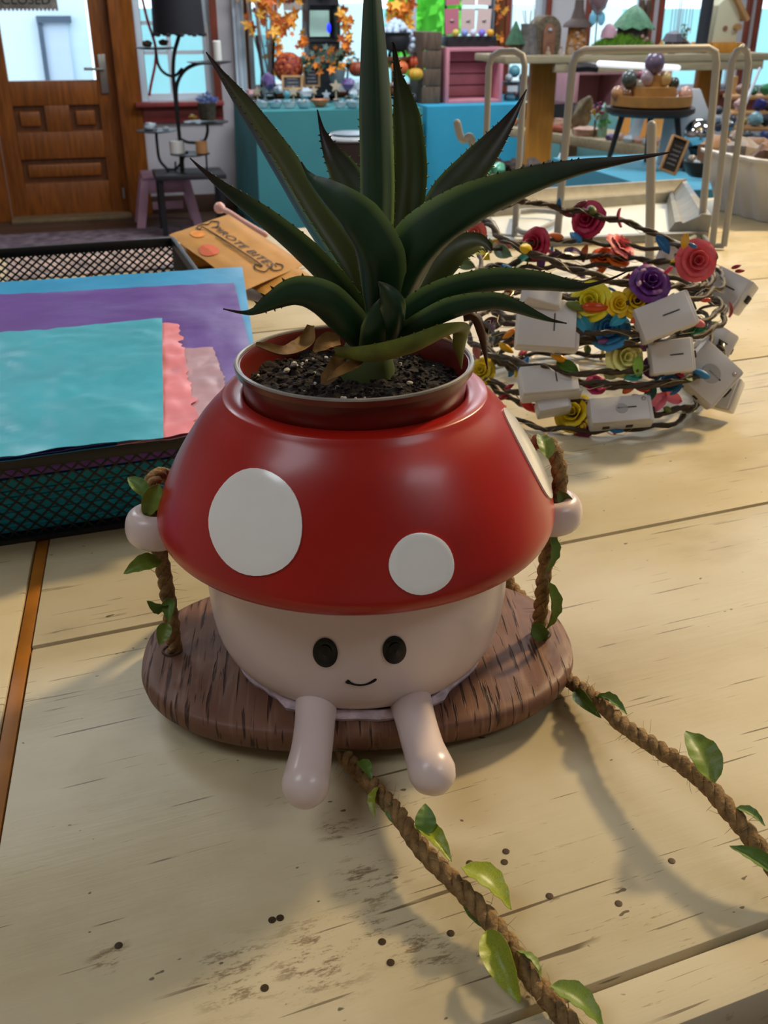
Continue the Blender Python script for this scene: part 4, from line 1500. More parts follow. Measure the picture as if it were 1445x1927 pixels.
BOX = [  # photo corners: centre x, y, width px, height px, roll deg, yaw, tip towards viewer, slot kind
    (1030, 614, 122, 90, 1, .12, .55, 1), (1250, 598, 112, 66, -26, .25, .25, 2), (1262, 672, 84, 62, -12, .2, .2, 2), (1330, 706, 96, 88, 36, .15, .62, 3),
    (1374, 548, 80, 62, 22, -.5, .35, 2), (1346, 645, 66, 54, 26, .3, .7, 2), (1264, 485, 52, 60, 16, .4, .2, 0), (1034, 722, 118, 58, -8, .2, 1.0, 1), (1166, 778, 122, 52, -10, .2, .8, 3), (1354, 738, 74, 62, 8, -.3, .4, 0), (1040, 765, 66, 30, -14, .2, .8, 0), (1018, 560, 74, 44, 14, .3, 1.1, 0)]
tops = [thing('flower_headband', 'flower headband with battery box, %s from the bottom of the pile' % ords[k] if 0 < k < NR - 1 else 'flower headband with battery box, %s of the pile beside the wire rack' % ords[k], 'headband', crowns[k][0] + UP * max(0, crowns[k][2] - .005), 'flower crowns in the pile') for k in range(NR)]
for k in range(NR):
    t = tops[k]
    for s in (0, 1):
        pts, rs = [], []
        n = 96
        a0 = rnd.uniform(0, 6)
        for i in range(n + 1):
            a = .35 + (2 * PI - .1) * i / n
            ph = a * 17 + s * PI + a0
            pts.append(crown_pt(k, a, .0019 * math.cos(ph), .0019 * math.sin(ph)))
            rs.append(.0021 * (1 + .35 * noise.noise(V((a * 9, k, s)))))
        MB().tube(pts, rs, 6).build('vine', m_vine, t, smooth=60)
    fil = MB()
    fil.tube([crown_pt(k, .3 + (2 * PI) * i / 70, .006 * math.sin(i * .9 + k), .004 * math.cos(i * 1.3)) for i in range(71)], .0003, 4)
    fil.build('light_wire', M('fine_copper_wire', '#b9a98a', .3, metal=.7), t)
def place(px, py, back):
    """point on the side of the pile seen at this pixel; returns point, crown index"""
    r = ray(px, py)
    o = CAM - PC
    R_ = RR * 1.03
    a = r.x ** 2 + r.y ** 2
    b = 2 * (o.x * r.x + o.y * r.y)
    c = o.x ** 2 + o.y ** 2 - R_ ** 2
    d = b * b - 4 * a * c
    if d < 0:
        t = -b / (2 * a)
    else:
        t = (-b + (1 if back else -1) * math.sqrt(d)) / (2 * a)
    p = CAM + r * t
    if p.z < .010:
        p = G(px, py, .010)
    k = min(range(NR), key=lambda i: abs(crowns[i][2] - p.z))
    return p, k
for i, (px, py, kd, cl, sz, back) in enumerate(FLW):
    p, k = place(px, py, back)
    s = S(p) * sz
    out = (p - (PC + UP * p.z)).normalized()
    view = (CAM - p).normalized()
    dr = (view * .75 + out * .35 + UP * .35 + V((rnd.uniform(-.5, .5), rnd.uniform(-.2, .2), rnd.uniform(-.3, .5)))).normalized()
    q = dr.to_track_quat('Z', 'Y') @ Quaternion((0, 0, 1), rnd.uniform(0, 6))
    if kd == 'r':
        inst(ROSE, 'rose', fcol(cl), tops[k], p - view * s * .3, q, s * .98)
        if i % 3 == 0:
            l = inst(CLEAF, 'crown_leaf', fcol('#48662a'), tops[k], p - view * s * .7 - UP * s * .5, q, s * .6)
    elif kd == 'b':
        dr = (RT * rnd.uniform(-1, 1) + UP * rnd.uniform(-.6, .8)).normalized()
        inst(BUD, 'bud', fcol(cl, .25), tops[k], p, dr.to_track_quat('Z', 'Y'), s * .85)
    else:
        inst(CLEAF, 'crown_leaf', fcol(cl, .45), tops[k], p, q, s * .95)
# leaves and buds that fill the far side of each crown
pal = ['#5a6a2a', '#a8304c', '#d8b81c', '#2f7fb4', '#48662a', '#c86a2a', '#6a3a78', '#d4707c']
for k in range(NR):
    for j in range(9):
        a = rnd.uniform(.25, PI - .25) if j < 7 else rnd.uniform(PI, 2 * PI)
        p = crown_pt(k, a, .003, .003)
        me, nm = ((CLEAF, 'crown_leaf'), (BUD, 'bud'))[j % 2]
        dr = V((rnd.gauss(0, 1), rnd.gauss(0, 1), rnd.gauss(.3, .6))).normalized()
        inst(me, nm, fcol(pal[(j + k) % 8]), tops[k], p, dr.to_track_quat('Z', 'Y'), rnd.uniform(.006, .011))
def battery_box(t, p, w, h, roll, yaw, tip, kind):
    view = (CAM - p).normalized()
    rx = view.cross(UP).normalized() * -1
    uy = view.cross(rx)
    Rv = Matrix((rx, uy, view)).transposed()
    if Rv.determinant() < 0:
        Rv = Matrix((-rx, uy, view)).transposed()
    Rm = Rv @ Matrix.Rotation(-math.radians(roll), 3, 'Z') @ Matrix.Rotation(yaw, 3, 'Y') @ Matrix.Rotation(-tip * .5, 3, 'X')
    dp = .017
    body = MB().box(p, (w, h, dp), Rm).build('battery_box', m_boxw, t, bevel=.0022, label='white battery box')
    lid = MB().box(p + Rm @ V((-w * .03, 0, dp * .55)), (w * .92, h * .96, .004), Rm).build('lid', m_boxw, body, bevel=.0014)
    if kind:
        MB().box(p + Rm @ V((w * .08, h * .02, dp * .55 + .0021)), (.0009, h * .36, .0008) if kind == 1 else (w * .30, .0010, .0008), Rm).build('slot', m_slot, lid)
    if kind == 3:
        MB().lathe([(h * .21, 0), (h * .20, .0005)], 24, p + Rm @ V((0, 0, dp * .55 + .002)), Rm @ Matrix.Diagonal((1.0, .9, 1))).build('coin_mark', M('grey_coin_recess', '#a5a3a4', .45), lid)
        MB().ell(p + Rm @ V((w * .36, h * .30, dp * .55 + .001)), .0024, 10, 6).build('screw', m_steel, lid)
    if kind >= 2:
        for s in (-.25, .12):
            MB().box(p + Rm @ V((w * s, -h * .5, 0)), (w * .11, .0012, dp * .28), Rm).build('vent', m_slot, body)
        MB().box(p + Rm @ V((w * .52, 0, 0)), (.0035, h * .22, dp * .4), Rm).build('switch', m_slot, body, bevel=.0008)
for i, (px, py, w, h, roll, yaw, tip, kd) in enumerate(BOX):
    p, k = place(px, py, 0)
    k = min(NR - 1, k)
    if i == 4:
        p = D(px, py, .97)
    if i == 6:
        p = D(px, py, 1.03)
    if i in (5, 9):
        p = D(px, py, .95) if i == 5 else G(px, py, .022)
    s = S(p)
    battery_box(tops[[6, 7, 4, 3, 10, 5, 11, 2, 0, 1, 1, 8][i]], p + (CAM - p).normalized() * (.022 if i == 3 else .006), w * s * .96, h * s * 1.02, roll, yaw, tip, kd)
# hanging fibre of the crown on the right
MB().tube(cr([D(1308, 592, .95), D(1320, 580, .955), D(1342, 574, .96), D(1344, 570, .96)], 5), .0014, 6).build('vine_end', m_vine, tops[8])

# ================================================================== WHITE WIRE RACK AND DISPLAY TRAY
m_wwire = M('cream_coated_wire', '#949390', .45)
wr = thing('wire_rack', 'cream coated wire display rack standing behind the flower crowns', 'rack', G(1200, 440))
def loop(fa, ta, tb, fb, r=.0052):
    a0, b0 = G(fa[0], fa[1], .006), G(fb[0], fb[1], .006)
    da, db = (a0).dot(FW), (b0).dot(FW)
    a1, b1 = D(ta[0], ta[1], da), D(tb[0], tb[1], db)
    c = .018
    d = (b1 - a1).normalized()
    pts = [a0, a0.lerp(a1, .5), a1 - UP * c * 1.2, a1 - UP * c * .35 + d * c * .25, a1 + d * c, a1.lerp(b1, .5), b1 - d * c, b1 - UP * c * .35 - d * c * .25, b1 - UP * c * 1.2, b0.lerp(b1, .5), b0]
    MB().tube(pts, r, 10).build('wire_loop', m_wwire, wr, smooth=70)
    return a0, b0
A = loop((908, 440), (921, 98), (989, 96), (968, 446))
B = loop((1048, 450), (1079, 95), (1352, 90), (1318, 440), .0062)
Cc = loop((1340, 462), (1381, 88), (1413, 88), (1362, 463))
for a, b in ((A[0], A[1]), (A[1], B[0]), (B[0], B[1]), (B[1], Cc[0]), (Cc[0], Cc[1])):
    MB().tube([a, b], .004, 8).build('base_wire', m_wwire, wr)
p0 = G(1222, 492, .006)
MB().tube([p0, D(1226, 236, p0.dot(FW))], .0068, 10, roundcap=True).build('post', m_wwire, wr)
MB().tube([p0, B[1]], .004, 8).build('base_wire', m_wwire, wr)
dk = A[0].dot(FW)
MB().tube(cr([D(860, 232, dk), D(866, 256, dk), D(873, 263, dk), D(884, 257, dk), D(889, 270, dk), D(897, 318, dk), D(906, 372, dk)], 5), .0062, 10, roundcap=True).build('hook', m_wwire, wr)
pt = [G(x, y, .02) for x, y in ((976, 398), (970, 425), (985, 438), (1010, 434), (1052, 412), (1048, 400), (1000, 396))]
MB().tube(cr(pt + [pt[0]], 4), .0045, 8).build('foot_ring', m_wwire, wr)

dt = thing('display_tray', 'pale framed display tray lying under the wire rack', 'tray', TP(1.15, 1.5, 0))
m_frame = M('whitewashed_frame', '#8f8c82', .45, var=.15, vs=40)
m_liner = M('white_liner', '#cfd3d0', .6)
c4 = [G(905, 470, 0), G(1332, 452, 0), TP(1.30, 1.70), TP(.80, 1.70)]
for q in c4:
    q.z = 0
cen = sum(c4, V((0, 0, 0))) / 4
for i in range(4):
    a, b = c4[i], c4[(i + 1) % 4]
    top = (.012, .040, .044, .012)[i]
    mb = MB()
    ia, ib = (cen - a).normalized(), (cen - b).normalized()
    prof = ((0, 0), (0, top), (.016, top), (.020, top * .9), (.046, top * .55), (.050, top * .62), (.060, top * .55), (.068, top * .2), (.068, 0))
    vs = [a + ia * o + UP * (.001 + z) for o, z in prof] + [b + ib * o + UP * (.001 + z) for o, z in prof]
    k = len(prof)
    mb.add(vs, [[j, j + 1, k + j + 1, k + j] for j in range(k - 1)] + [list(range(k)), list(range(k, 2 * k))[::-1], [0, k, 2 * k - 1, k - 1]])
    mb.build('frame_rail', m_frame, dt, smooth=20)
MB().prism([q + UP * .001 for q in c4], (0, 0, .006)).build('liner', m_liner, dt)

# ================================================================== DISPLAY TABLE BY THE WINDOW
def cloth_table(name, label, x0, x1, y0, y1, zt, zb, col, cat='table', wave=.012, seed=0):
    t = thing(name, label, cat, ((x0 + x1) / 2, (y0 + y1) / 2, zb))
    mb = MB()
    per = []
    n = 90
    for (a, b) in (((x0, y0), (x1, y0)), ((x1, y0), (x1, y1)), ((x1, y1), (x0, y1)), ((x0, y1), (x0, y0))):
        m = max(6, int(n * math.hypot(b[0] - a[0], b[1] - a[1]) / 2))
        for i in range(m):
            per.append((a[0] + (b[0] - a[0]) * i / m, a[1] + (b[1] - a[1]) * i / m))
    cx_, cy_ = (x0 + x1) / 2, (y0 + y1) / 2
    vs, fs = [], []
    rows = 8
    for k in range(rows + 1):
        v = k / rows
        for i, (x, y) in enumerate(per):
            dv = V((x - cx_, y - cy_, 0)).normalized()
            o = wave * v * (1 + noise.noise(V((x * 5, y * 5, seed))) * 1.6 + .6 * noise.noise(V((x * 13, y * 13, seed + 4))))
            vs.append(V((x, y, zt + (zb - zt) * v)) + dv * o)
    m = len(per)
    for k in range(rows):
        for i in range(m):
            fs.append([k * m + i, k * m + (i + 1) % m, (k + 1) * m + (i + 1) % m, (k + 1) * m + i])
    fs.append(list(range(m)))
    mb.add(vs, fs)
    mb.build('tablecloth', col, t, smooth=30)
    MB().box((cx_, cy_, zt - .02), (x1 - x0 - .03, y1 - y0 - .03, .03)).build('tabletop', m_oakd, t)
    for x in (x0 + .05, x1 - .05):
        for y in (y0 + .05, y1 - .05):
            MB().box((x, y, (zt + zb) / 2 - .02), (.035, .035, zt - zb - .04)).build('leg', m_oakd, t)
    return t
m_tealcl = M('teal_cloth', '#3f8a8e', .8, var=.05, vs=4)
m_bluecl = M('sky_blue_cloth', '#2f9dbe', .8, var=.06, vs=4)
DZ = -.2
dA = G(485, 213, DZ)
dB = G(782, 199, DZ)
cloth_table('display_table', 'display table under a teal cloth below the big window', dA.x, dB.x, 6.36, 7.28, DZ, FLOOR_Z + .01, m_tealcl)
cloth_table('display_table', 'display table under a bright blue cloth beneath the pink crate', dB.x + .05, 3.02, 6.42, 7.28, DZ, FLOOR_Z + .01, m_bluecl, seed=4)

def on(px, py, z=DZ, ymin=6.42, ymax=7.2):
    p = G(px, py, z)
    if p.y > ymax:
        p = W(px, py, ymax)
        p.z = z
    return p

def leaf_cloud(parent, c, r, n, size, mats, name='leaf_cluster', seed=0):
    """maple-like leaves, one mesh per colour"""
    rr = random.Random(seed)
    for m in mats:
        mb = MB()
        for k in range(n // len(mats)):
            p = V((rr.gauss(0, .45), rr.gauss(0, .45), rr.gauss(0, .45)))
            if p.length > 1:
                p.normalize()
            p = V(c) + V((p.x * r[0], p.y * r[1], p.z * r[2]))
            nn = V((rr.gauss(0, .6), -1, rr.gauss(0, .6))).normalized()
            u = nn.orthogonal().normalized()
            u.rotate(Quaternion(nn, rr.uniform(0, 6)))
            v = nn.cross(u)
            s = size * rr.uniform(.6, 1.2)
            ring = []
            for q in range(10):
                a = 2 * PI * q / 10
                ra = s * (1 if q % 2 == 0 else .48)
                ring.append(p + (u * math.cos(a) + v * math.sin(a)) * ra + nn * s * .15 * (q % 2))
            mb.add([p] + ring, [[0, 1 + q, 1 + (q + 1) % 10] for q in range(10)])
        mb.build(name, m, parent, smooth=0, kind='stuff')

m_or = [M('maple_orange', '#f0902e', .6), M('maple_amber', '#f8b848', .6), M('maple_rust', '#d87032', .6)]
m_twig = M('pale_twig', '#d2c8c4', .6)
m_gl = M('frosted_glass', '#c8d4d8', .15, alpha=.55)
# branches with orange leaves in a glass vase
p = on(505, 176)
t = thing('leaf_arrangement', 'glass vase of pale twigs and orange maple leaves at the left of the display', 'arrangement', p)
MB().lathe([(.05, 0), (.06, .02), (.045, .18), (.07, .40), (.066, .40), (.041, .18), (.052, .03), (.001, .025)], 24, p).build('vase', CLEAR, t)
rr = random.Random(3)
for k in range(12):
    a = p + V((rr.uniform(-.02, .02), rr.uniform(-.02, .02), .05))
    e = p + V((rr.uniform(-.16, .16), rr.uniform(-.1, .1), rr.uniform(.65, 1.05)))
    MB().tube(cr([a, a.lerp(e, .5) + V((rr.uniform(-.03, .03), 0, 0)), e], 4), [.006] * 5 + [.005, .004, .003, .002], 6).build('twig', m_twig, t)
leaf_cloud(t, p + V((.03, 0, .72)), (.22, .16, .36), 210, .045, m_or, seed=5)
leaf_cloud(t, p + V((.06, -.03, .36)), (.08, .06, .2), 36, .035, m_or, seed=6)
# tall black lantern frame with orange leaves and a blue light
p = on(608, 172, ymax=7.1)
s = S(p)
t = thing('lantern', 'tall black coffin-shaped lantern with a window in the centre of the display', 'lantern', p)
wl, hl = 62 * s, 215 * s
outl = [(-.36, 0), (.36, 0), (.5, .55), (.42, 1.0), (-.42, 1.0), (-.5, .55)]
mb = MB().prism([p + V((a * wl, .08, b * hl)) for a, b in outl], (0, .02, 0))
mb.build('back', m_black, t)
m_blk = M('black_painted_wood', '#1b1c20', .5)
def strip(a, b, wd):
    MB().bar(p + V((a[0] * wl, 0, a[1] * hl)), p + V((b[0] * wl, 0, b[1] * hl)), .16, wd, up=V((0, 1, 0))).build('side', m_blk, t)
for i in range(6):
    a, b = outl[i], outl[(i + 1) % 6]
    MB().prism([p + V((a[0] * wl, -.07, a[1] * hl)), p + V((b[0] * wl, -.07, b[1] * hl)), p + V((b[0] * wl * .86, -.07, .03 + b[1] * (hl - .06))), p + V((a[0] * wl * .86, -.07, .03 + a[1] * (hl - .06)))], (0, .15, 0)).build('side', m_blk, t)
MB().box(p + V((0, -.06, hl * .23)), (wl * .78, .02, hl * .44)).build('front_panel', m_blk, t)
MB().box(p + V((0, 0, hl * .47)), (wl * .84, .13, .016)).build('shelf', m_blk, t)
MB().box(p + V((0, -.06, hl * .80)), (wl * .80, .02, hl * .12)).build('front_panel', m_blk, t)
MB().box(p + V((0, .075, hl * .6)), (wl * .62, .012, hl * .2)).build('window_backing', M('lit_pale_aqua', '#bfe8d8', .5, emit=.35), t)
MB().lathe([(.0, 0), (.05, .0), (.055, .02), (.04, .03), (.0, .02)], 20, p + V((0, -.08, hl * .86)), Matrix.Rotation(PI / 2, 3, 'X')).build('medallion', M('lavender_enamel', '#6d6fae', .3), t)
q = D(620, 52, p.dot(FW)) - FW * .09
one(MB().ell(q, (.014, .014, .03), 12, 8), 'led_light', M('blue_led', '#1a2cff', .3, emit=2.2), 'small bright blue light glowing on the black lantern', 'light')
t = thing('leaf_garland', 'orange maple leaves fringing the black lantern', 'garland', on(640, 172))
for i, (px, py, rx, rz, n) in enumerate(((562, 78, .06, .07, 14), (648, 40, .05, .1, 16), (650, 85, .05, .1, 16), (575, 108, .05, .04, 8), (640, 112, .04, .05, 8))):
    leaf_cloud(t, D(px, py, 7.15), (rx, .05, rz), n, .038, m_or, seed=20 + i)
# red-orange chrysanthemum ball
def mum(px, py, d, rpx, mats, label, cat='flowers'):
    c = D(px, py, d)
    r = S(c) * rpx
    t = thing('flower_ball', label, cat, c - UP * r)
    MB().ell(c, r * .8, 14, 9).build('core', mats[0], t)
    rr = random.Random(px)
    for m in mats:
        mb = MB()
        for k in range(90):
            e = V((rr.gauss(0, 1), rr.gauss(0, 1) - .6, rr.gauss(0, 1) + .2)).normalized()
            mb.ell(c + e * r * .88, (r * .17, r * .17, r * .12), 6, 4, e.to_track_quat('Z', 'Y').to_matrix())
        mb.build('petals', m, t, kind='stuff')
mum(543, 128, 7.05, 28, [M('mum_rust', '#9a3a22', .7), M('mum_orange', '#c8632a', .7), M('mum_red', '#7c2a20', .7)], 'round rust-red chrysanthemum ball beside the chalkboard signs')
# signs
m_chalk = M('chalkboard', '#2b2b30', .7, var=.2, vs=40)
m_pine = M('pale_pine', '#b78a58', .6, var=.15, vs=20)
def sign(px, py, d, wpx, hpx, label, lean=.2, lines=3, rot=0.0, yaw=0.0):
    c = D(px, py, d)
    s = S(c)
    w_, h_ = wpx * s, hpx * s
    t = thing('chalkboard_sign', label, 'sign', c - UP * h_ / 2)
    R_ = Matrix.Rotation(YAW + yaw, 3, 'Z') @ Matrix.Rotation(rot, 3, 'Y') @ Matrix.Rotation(-lean, 3, 'X')
    b = w_ * .10
    for o, sz in (((-w_ / 2 + b / 2, 0, 0), (b, .018, h_)), ((w_ / 2 - b / 2, 0, 0), (b, .018, h_)), ((0, 0, h_ / 2 - b / 2), (w_ - 2 * b, .018, b)), ((0, 0, -h_ / 2 + b / 2), (w_ - 2 * b, .018, b))):
        MB().box(c + R_ @ V(o), sz, R_).build('frame', m_pine, t, bevel=.001)
    MB().box(c + R_ @ V((0, .003, 0)), (w_ - 2 * b, .006, h_ - 2 * b), R_).build('board', m_chalk, t)
    rr = random.Random(int(px))
    for i in range(lines):
        z = h_ * (.25 - .5 * i / max(1, lines - 1))
        x0 = -w_ * rr.uniform(.18, .28)
        pts = [c + R_ @ V((x0 + w_ * .5 * k / 9, -.002, z + h_ * .025 * math.sin(k * 2.3 + i))) for k in range(10)]
        MB().tube(pts, s * .7, 4).build('chalk_line', M('chalk', '#9a9aa0', .9), t)
sign(550, 156, 6.95, 40, 26, 'small chalkboard sign leaning before the rust-red flower ball', .35, 3)
sign(586, 144, 7.0, 32, 36, 'upright chalkboard sign with pine frame beside the grey pot', .15, 4)
# pot of greenery
def bowl(px, py, d, rpx, hpx, mat, label, cat='bowl', name='bowl', flare=1.3, fill=None, n=22):
    c = D(px, py, d)
    s = S(c)
    r, h_ = rpx * s, hpx * s
    t = thing(name, label, cat, c)
    MB().lathe([(r / flare * .7, 0), (r / flare, h_ * .25), (r, h_), (r * .94, h_), (r / flare * .94, h_ * .3), (.001, h_ * .2)], n, c).build('dish', mat, t)
    if fill:
        rr = random.Random(int(px * 7 + py))
        for i in range(9):
            a = rr.uniform(0, 2 * PI)
            k = math.sqrt(rr.random()) * r * .7
            MB().ell(c + V((k * math.cos(a), k * math.sin(a), h_ * rr.uniform(.8, 1.15))), (r * .26, r * .22, r * .2), 8, 6, Matrix.Rotation(a, 3, 'Z'), .4, i).build('tumbled_stone', fill[i % len(fill)], t)
    return t, c, r, h_
m_grey = M('grey_ceramic', '#7a8288', .5)
t, c, r, h_ = bowl(634, 158, 7.0, 17, 24, m_grey, 'grey ceramic pot of dusty greenery and orange leaves', 'pot', 'plant_pot')
leaf_cloud(t, c + V((-.06, 0, h_ + .07)), (.17, .1, .09), 70, .03, [M('dusty_green', '#5a7268', .7), M('deep_green', '#35503c', .7), m_or[0]], seed=31)
# glass cloche
p = on(667, 166)
t = thing('glass_cloche', 'clear glass cloche beside the tall agave leaf', 'cloche', p)
MB().lathe([(.055, .0), (.058, .12), (.052, .2), (.03, .25), (.004, .265), (.012, .28), (.001, .295)], 24, p, close=False).build('dome', CLEAR, t)
MB().lathe([(.07, 0), (.07, .012), (.058, .016), (.001, .016)], 24, p).build('base', m_oakd, t)
# orange serving dish and pumpkin shapes
m_dish = M('peach_dish', '#c9794a', .4)
bowl(603, 200, 6.72, 18, 12, m_dish, 'shallow peach-coloured dish at the table edge', 'dish', 'dish', 1.5)
def pumpkin(px, py, d, rpx, col, label, squash=.8):
    c = D(px, py, d)
    r = S(c) * rpx
    t = thing('pumpkin', label, 'pumpkin', c - UP * r * squash)
    vs, fs = [], []
    n, m = 48, 12
    mb = MB()
    def f(u, v):
        a, b = 2 * PI * u, PI * v
        k = .86 + .14 * abs(math.cos(a * 4.5))
        return c + V((math.sin(b) * math.cos(a) * r * k, math.sin(b) * math.sin(a) * r * k, -math.cos(b) * r * squash * (1 - .12 * math.cos(b) ** 8)))
    mb.grid(f, n, m).build('fruit', M('pumpkin_' + col.strip('#'), col, .5), t, smooth=60)
    MB().tube([c + UP * r * squash * .85, c + UP * r * squash * 1.1, c + V((r * .15, 0, r * squash * 1.3))], [r * .13, r * .09, r * .07], 8).build('stalk', M('pumpkin_stalk', '#6a5a34', .8), t)
pumpkin(674, 130, 7.0, 18, '#8a3a1c', 'dark russet pumpkin partly behind the tall agave leaf')
pumpkin(752, 128, 6.95, 17, '#c9612c', 'orange pumpkin below the black cauldron')
pumpkin(778, 118, 7.1, 18, '#c24a24', 'red-orange pumpkin between the cauldron and the brown board')
pumpkin(782, 140, 6.95, 15, '#c8982c', 'mustard yellow pumpkin beside the brown board')
pumpkin(735, 118, 7.12, 13, '#d9b03a', 'small yellow pumpkin next to the tall agave leaf')
# crystals and star stands on the table
m_cl = [M('milky_quartz', '#b9c4cc', .25), M('amethyst', '#6d5a8c', .3), M('aqua_stone', '#5f9aa6', .3), M('cream_star', '#c8b49a', .6), M('dark_stone', '#3a3a42', .4), M('rose_quartz', '#d0a0a0', .35)]
def star(px, py, d, rpx, mat, label):
    c = D(px, py, d)
    s = S(c) * rpx
    t = thing('star_ornament', label, 'ornament', c - UP * s * 1.9)
    e1 = RT
    pts = []
    for q in range(10):
        a = PI / 2 + 2 * PI * q / 10
        k = s if q % 2 == 0 else s * .45
        pts.append(c + e1 * k * math.cos(a) + UP * k * math.sin(a) + FW * .008)
    MB().prism(pts, -FW * .016).build('star', mat, t)
    MB().tube([c - UP * s * .6, c - UP * s * 1.9], s * .12, 6).build('stem', mat, t)
    MB().lathe([(s * .5, 0), (s * .4, s * .1), (.001, s * .12)], 12, c - UP * s * 1.95).build('foot', mat, t)
for i, (px, py, r, mi, d_) in enumerate(((484, 172, 10, 3, 'cream star ornament nearest the wall pier'), (498, 168, 9, 0, 'white star ornament second from the wall pier'), (552, 172, 10, 3, 'cream star ornament under the leaning chalkboard'), (590, 170, 9, 3, 'cream star ornament under the upright chalkboard'), (632, 162, 12, 3, 'large cream star ornament below the grey pot'), (614, 178, 9, 0, 'white star ornament left of the large cream star'), (676, 162, 10, 0, 'white star ornament beside the tall agave leaf'), (748, 160, 12, 0, 'white star ornament beside the brown board'))):
    star(px, py, 6.85, r, m_cl[mi], d_)
def rough(px, py, d, rpx, mat, label, cat='crystal', name='crystal', asp=(1, .8, .8), nz=.5, grp=None):
    c = D(px, py, d)
    r = S(c) * rpx
    return one(MB().ell(c, (r * asp[0], r * asp[1], r * asp[2]), 12, 8, Matrix.Rotation(px * .7, 3, 'Z'), nz, px), name, mat, label, cat, grp)
for i, (px, py, r, mi, lb) in enumerate(((505, 152, 16, 1, 'large amethyst cluster left on the display'), (470, 176, 9, 5, 'pale pink stone beside the wall pier'), (524, 168, 9, 0, 'milky quartz chunk before the flower ball'), (575, 176, 12, 0, 'milky quartz chunk between two star ornaments'), (654, 158, 13, 1, 'amethyst cluster right of the grey pot'), (478, 192, 8, 4, 'dark red-brown stone at the table corner'), (540, 178, 8, 2, 'aqua stone in the middle row'), (664, 176, 9, 0, 'milky quartz chunk beside the agave leaf'), (775, 182, 9, 4, 'round brown stone beside the brown board'))):
    rough(px, py, 6.8, r, m_cl[mi], lb)
m_trayb = M('pale_blue_tray', '#a9c4cf', .4)
for i, px in enumerate((494, 518, 545, 572, 640, 664)):
    bowl(px, 203, 6.62, 13, 11, m_trayb if i % 2 else m_gl, 'small dish of tumbled stones, %s along the table edge from the left' % ['first', 'second', 'third', 'fourth', 'fifth', 'sixth'][i], 'dish', 'dish', 1.15, [m_cl[0], m_cl[2], m_cl[i % 5]])
# cauldron with foam
p = on(738, 118, -.05)
c = D(745, 98, 7.05)
s = S(c)
t = thing('cauldron', 'black cauldron brimming with white foam right of the tall agave leaf', 'cauldron', c)
MB().lathe([(9 * s, 0), (22 * s, 5 * s), (27 * s, 18 * s), (25 * s, 28 * s), (29 * s, 33 * s), (27 * s, 34 * s), (22 * s, 28 * s), (.001, 27 * s)], 28, c).build('pot', m_blk, t)
rr = random.Random(9)
fm = MB()
for k in range(46):
    a, q = rr.uniform(0, 2 * PI), rr.random()
    fm.ell(c + V((22 * s * math.cos(a) * math.sqrt(q), 22 * s * math.sin(a) * math.sqrt(q), 34 * s + 22 * s * (1 - q) * rr.uniform(.3, 1))), rr.uniform(4, 8) * s, 8, 6)
for k in range(22):
    fm.ell(c + V((26 * s + rr.uniform(-3, 4) * s, rr.uniform(-14, 6) * s, rr.uniform(2, 34) * s)), rr.uniform(3, 6) * s, 8, 6)
fm.build('foam', M('blue_white_foam', '#c4d4e6', .8), t, kind='stuff')
for k in range(3):
    a = 2 * PI * k / 3
    MB().tube([c + V((14 * s * math.cos(a), 14 * s * math.sin(a), 3 * s)), c + V((18 * s * math.cos(a), 18 * s * math.sin(a), -8 * s))], 3 * s, 8).build('foot', m_blk, t)
one(MB().lathe([(.1, 0), (.1, .03), (.03, .05), (.03, .16), (.09, .18), (.09, .2), (.001, .2)], 20, V((c.x, c.y, c.z - 8 * s - .2))), 'riser', m_oakd, 'turned wooden riser under the black cauldron', 'riser')
t = thing('leaf_garland', 'orange maple leaves and amber tufts above the cauldron', 'garland', D(752, 60, 7.2))
leaf_cloud(t, D(752, 25, 7.2), (.09, .05, .16), 46, .045, m_or, seed=41)
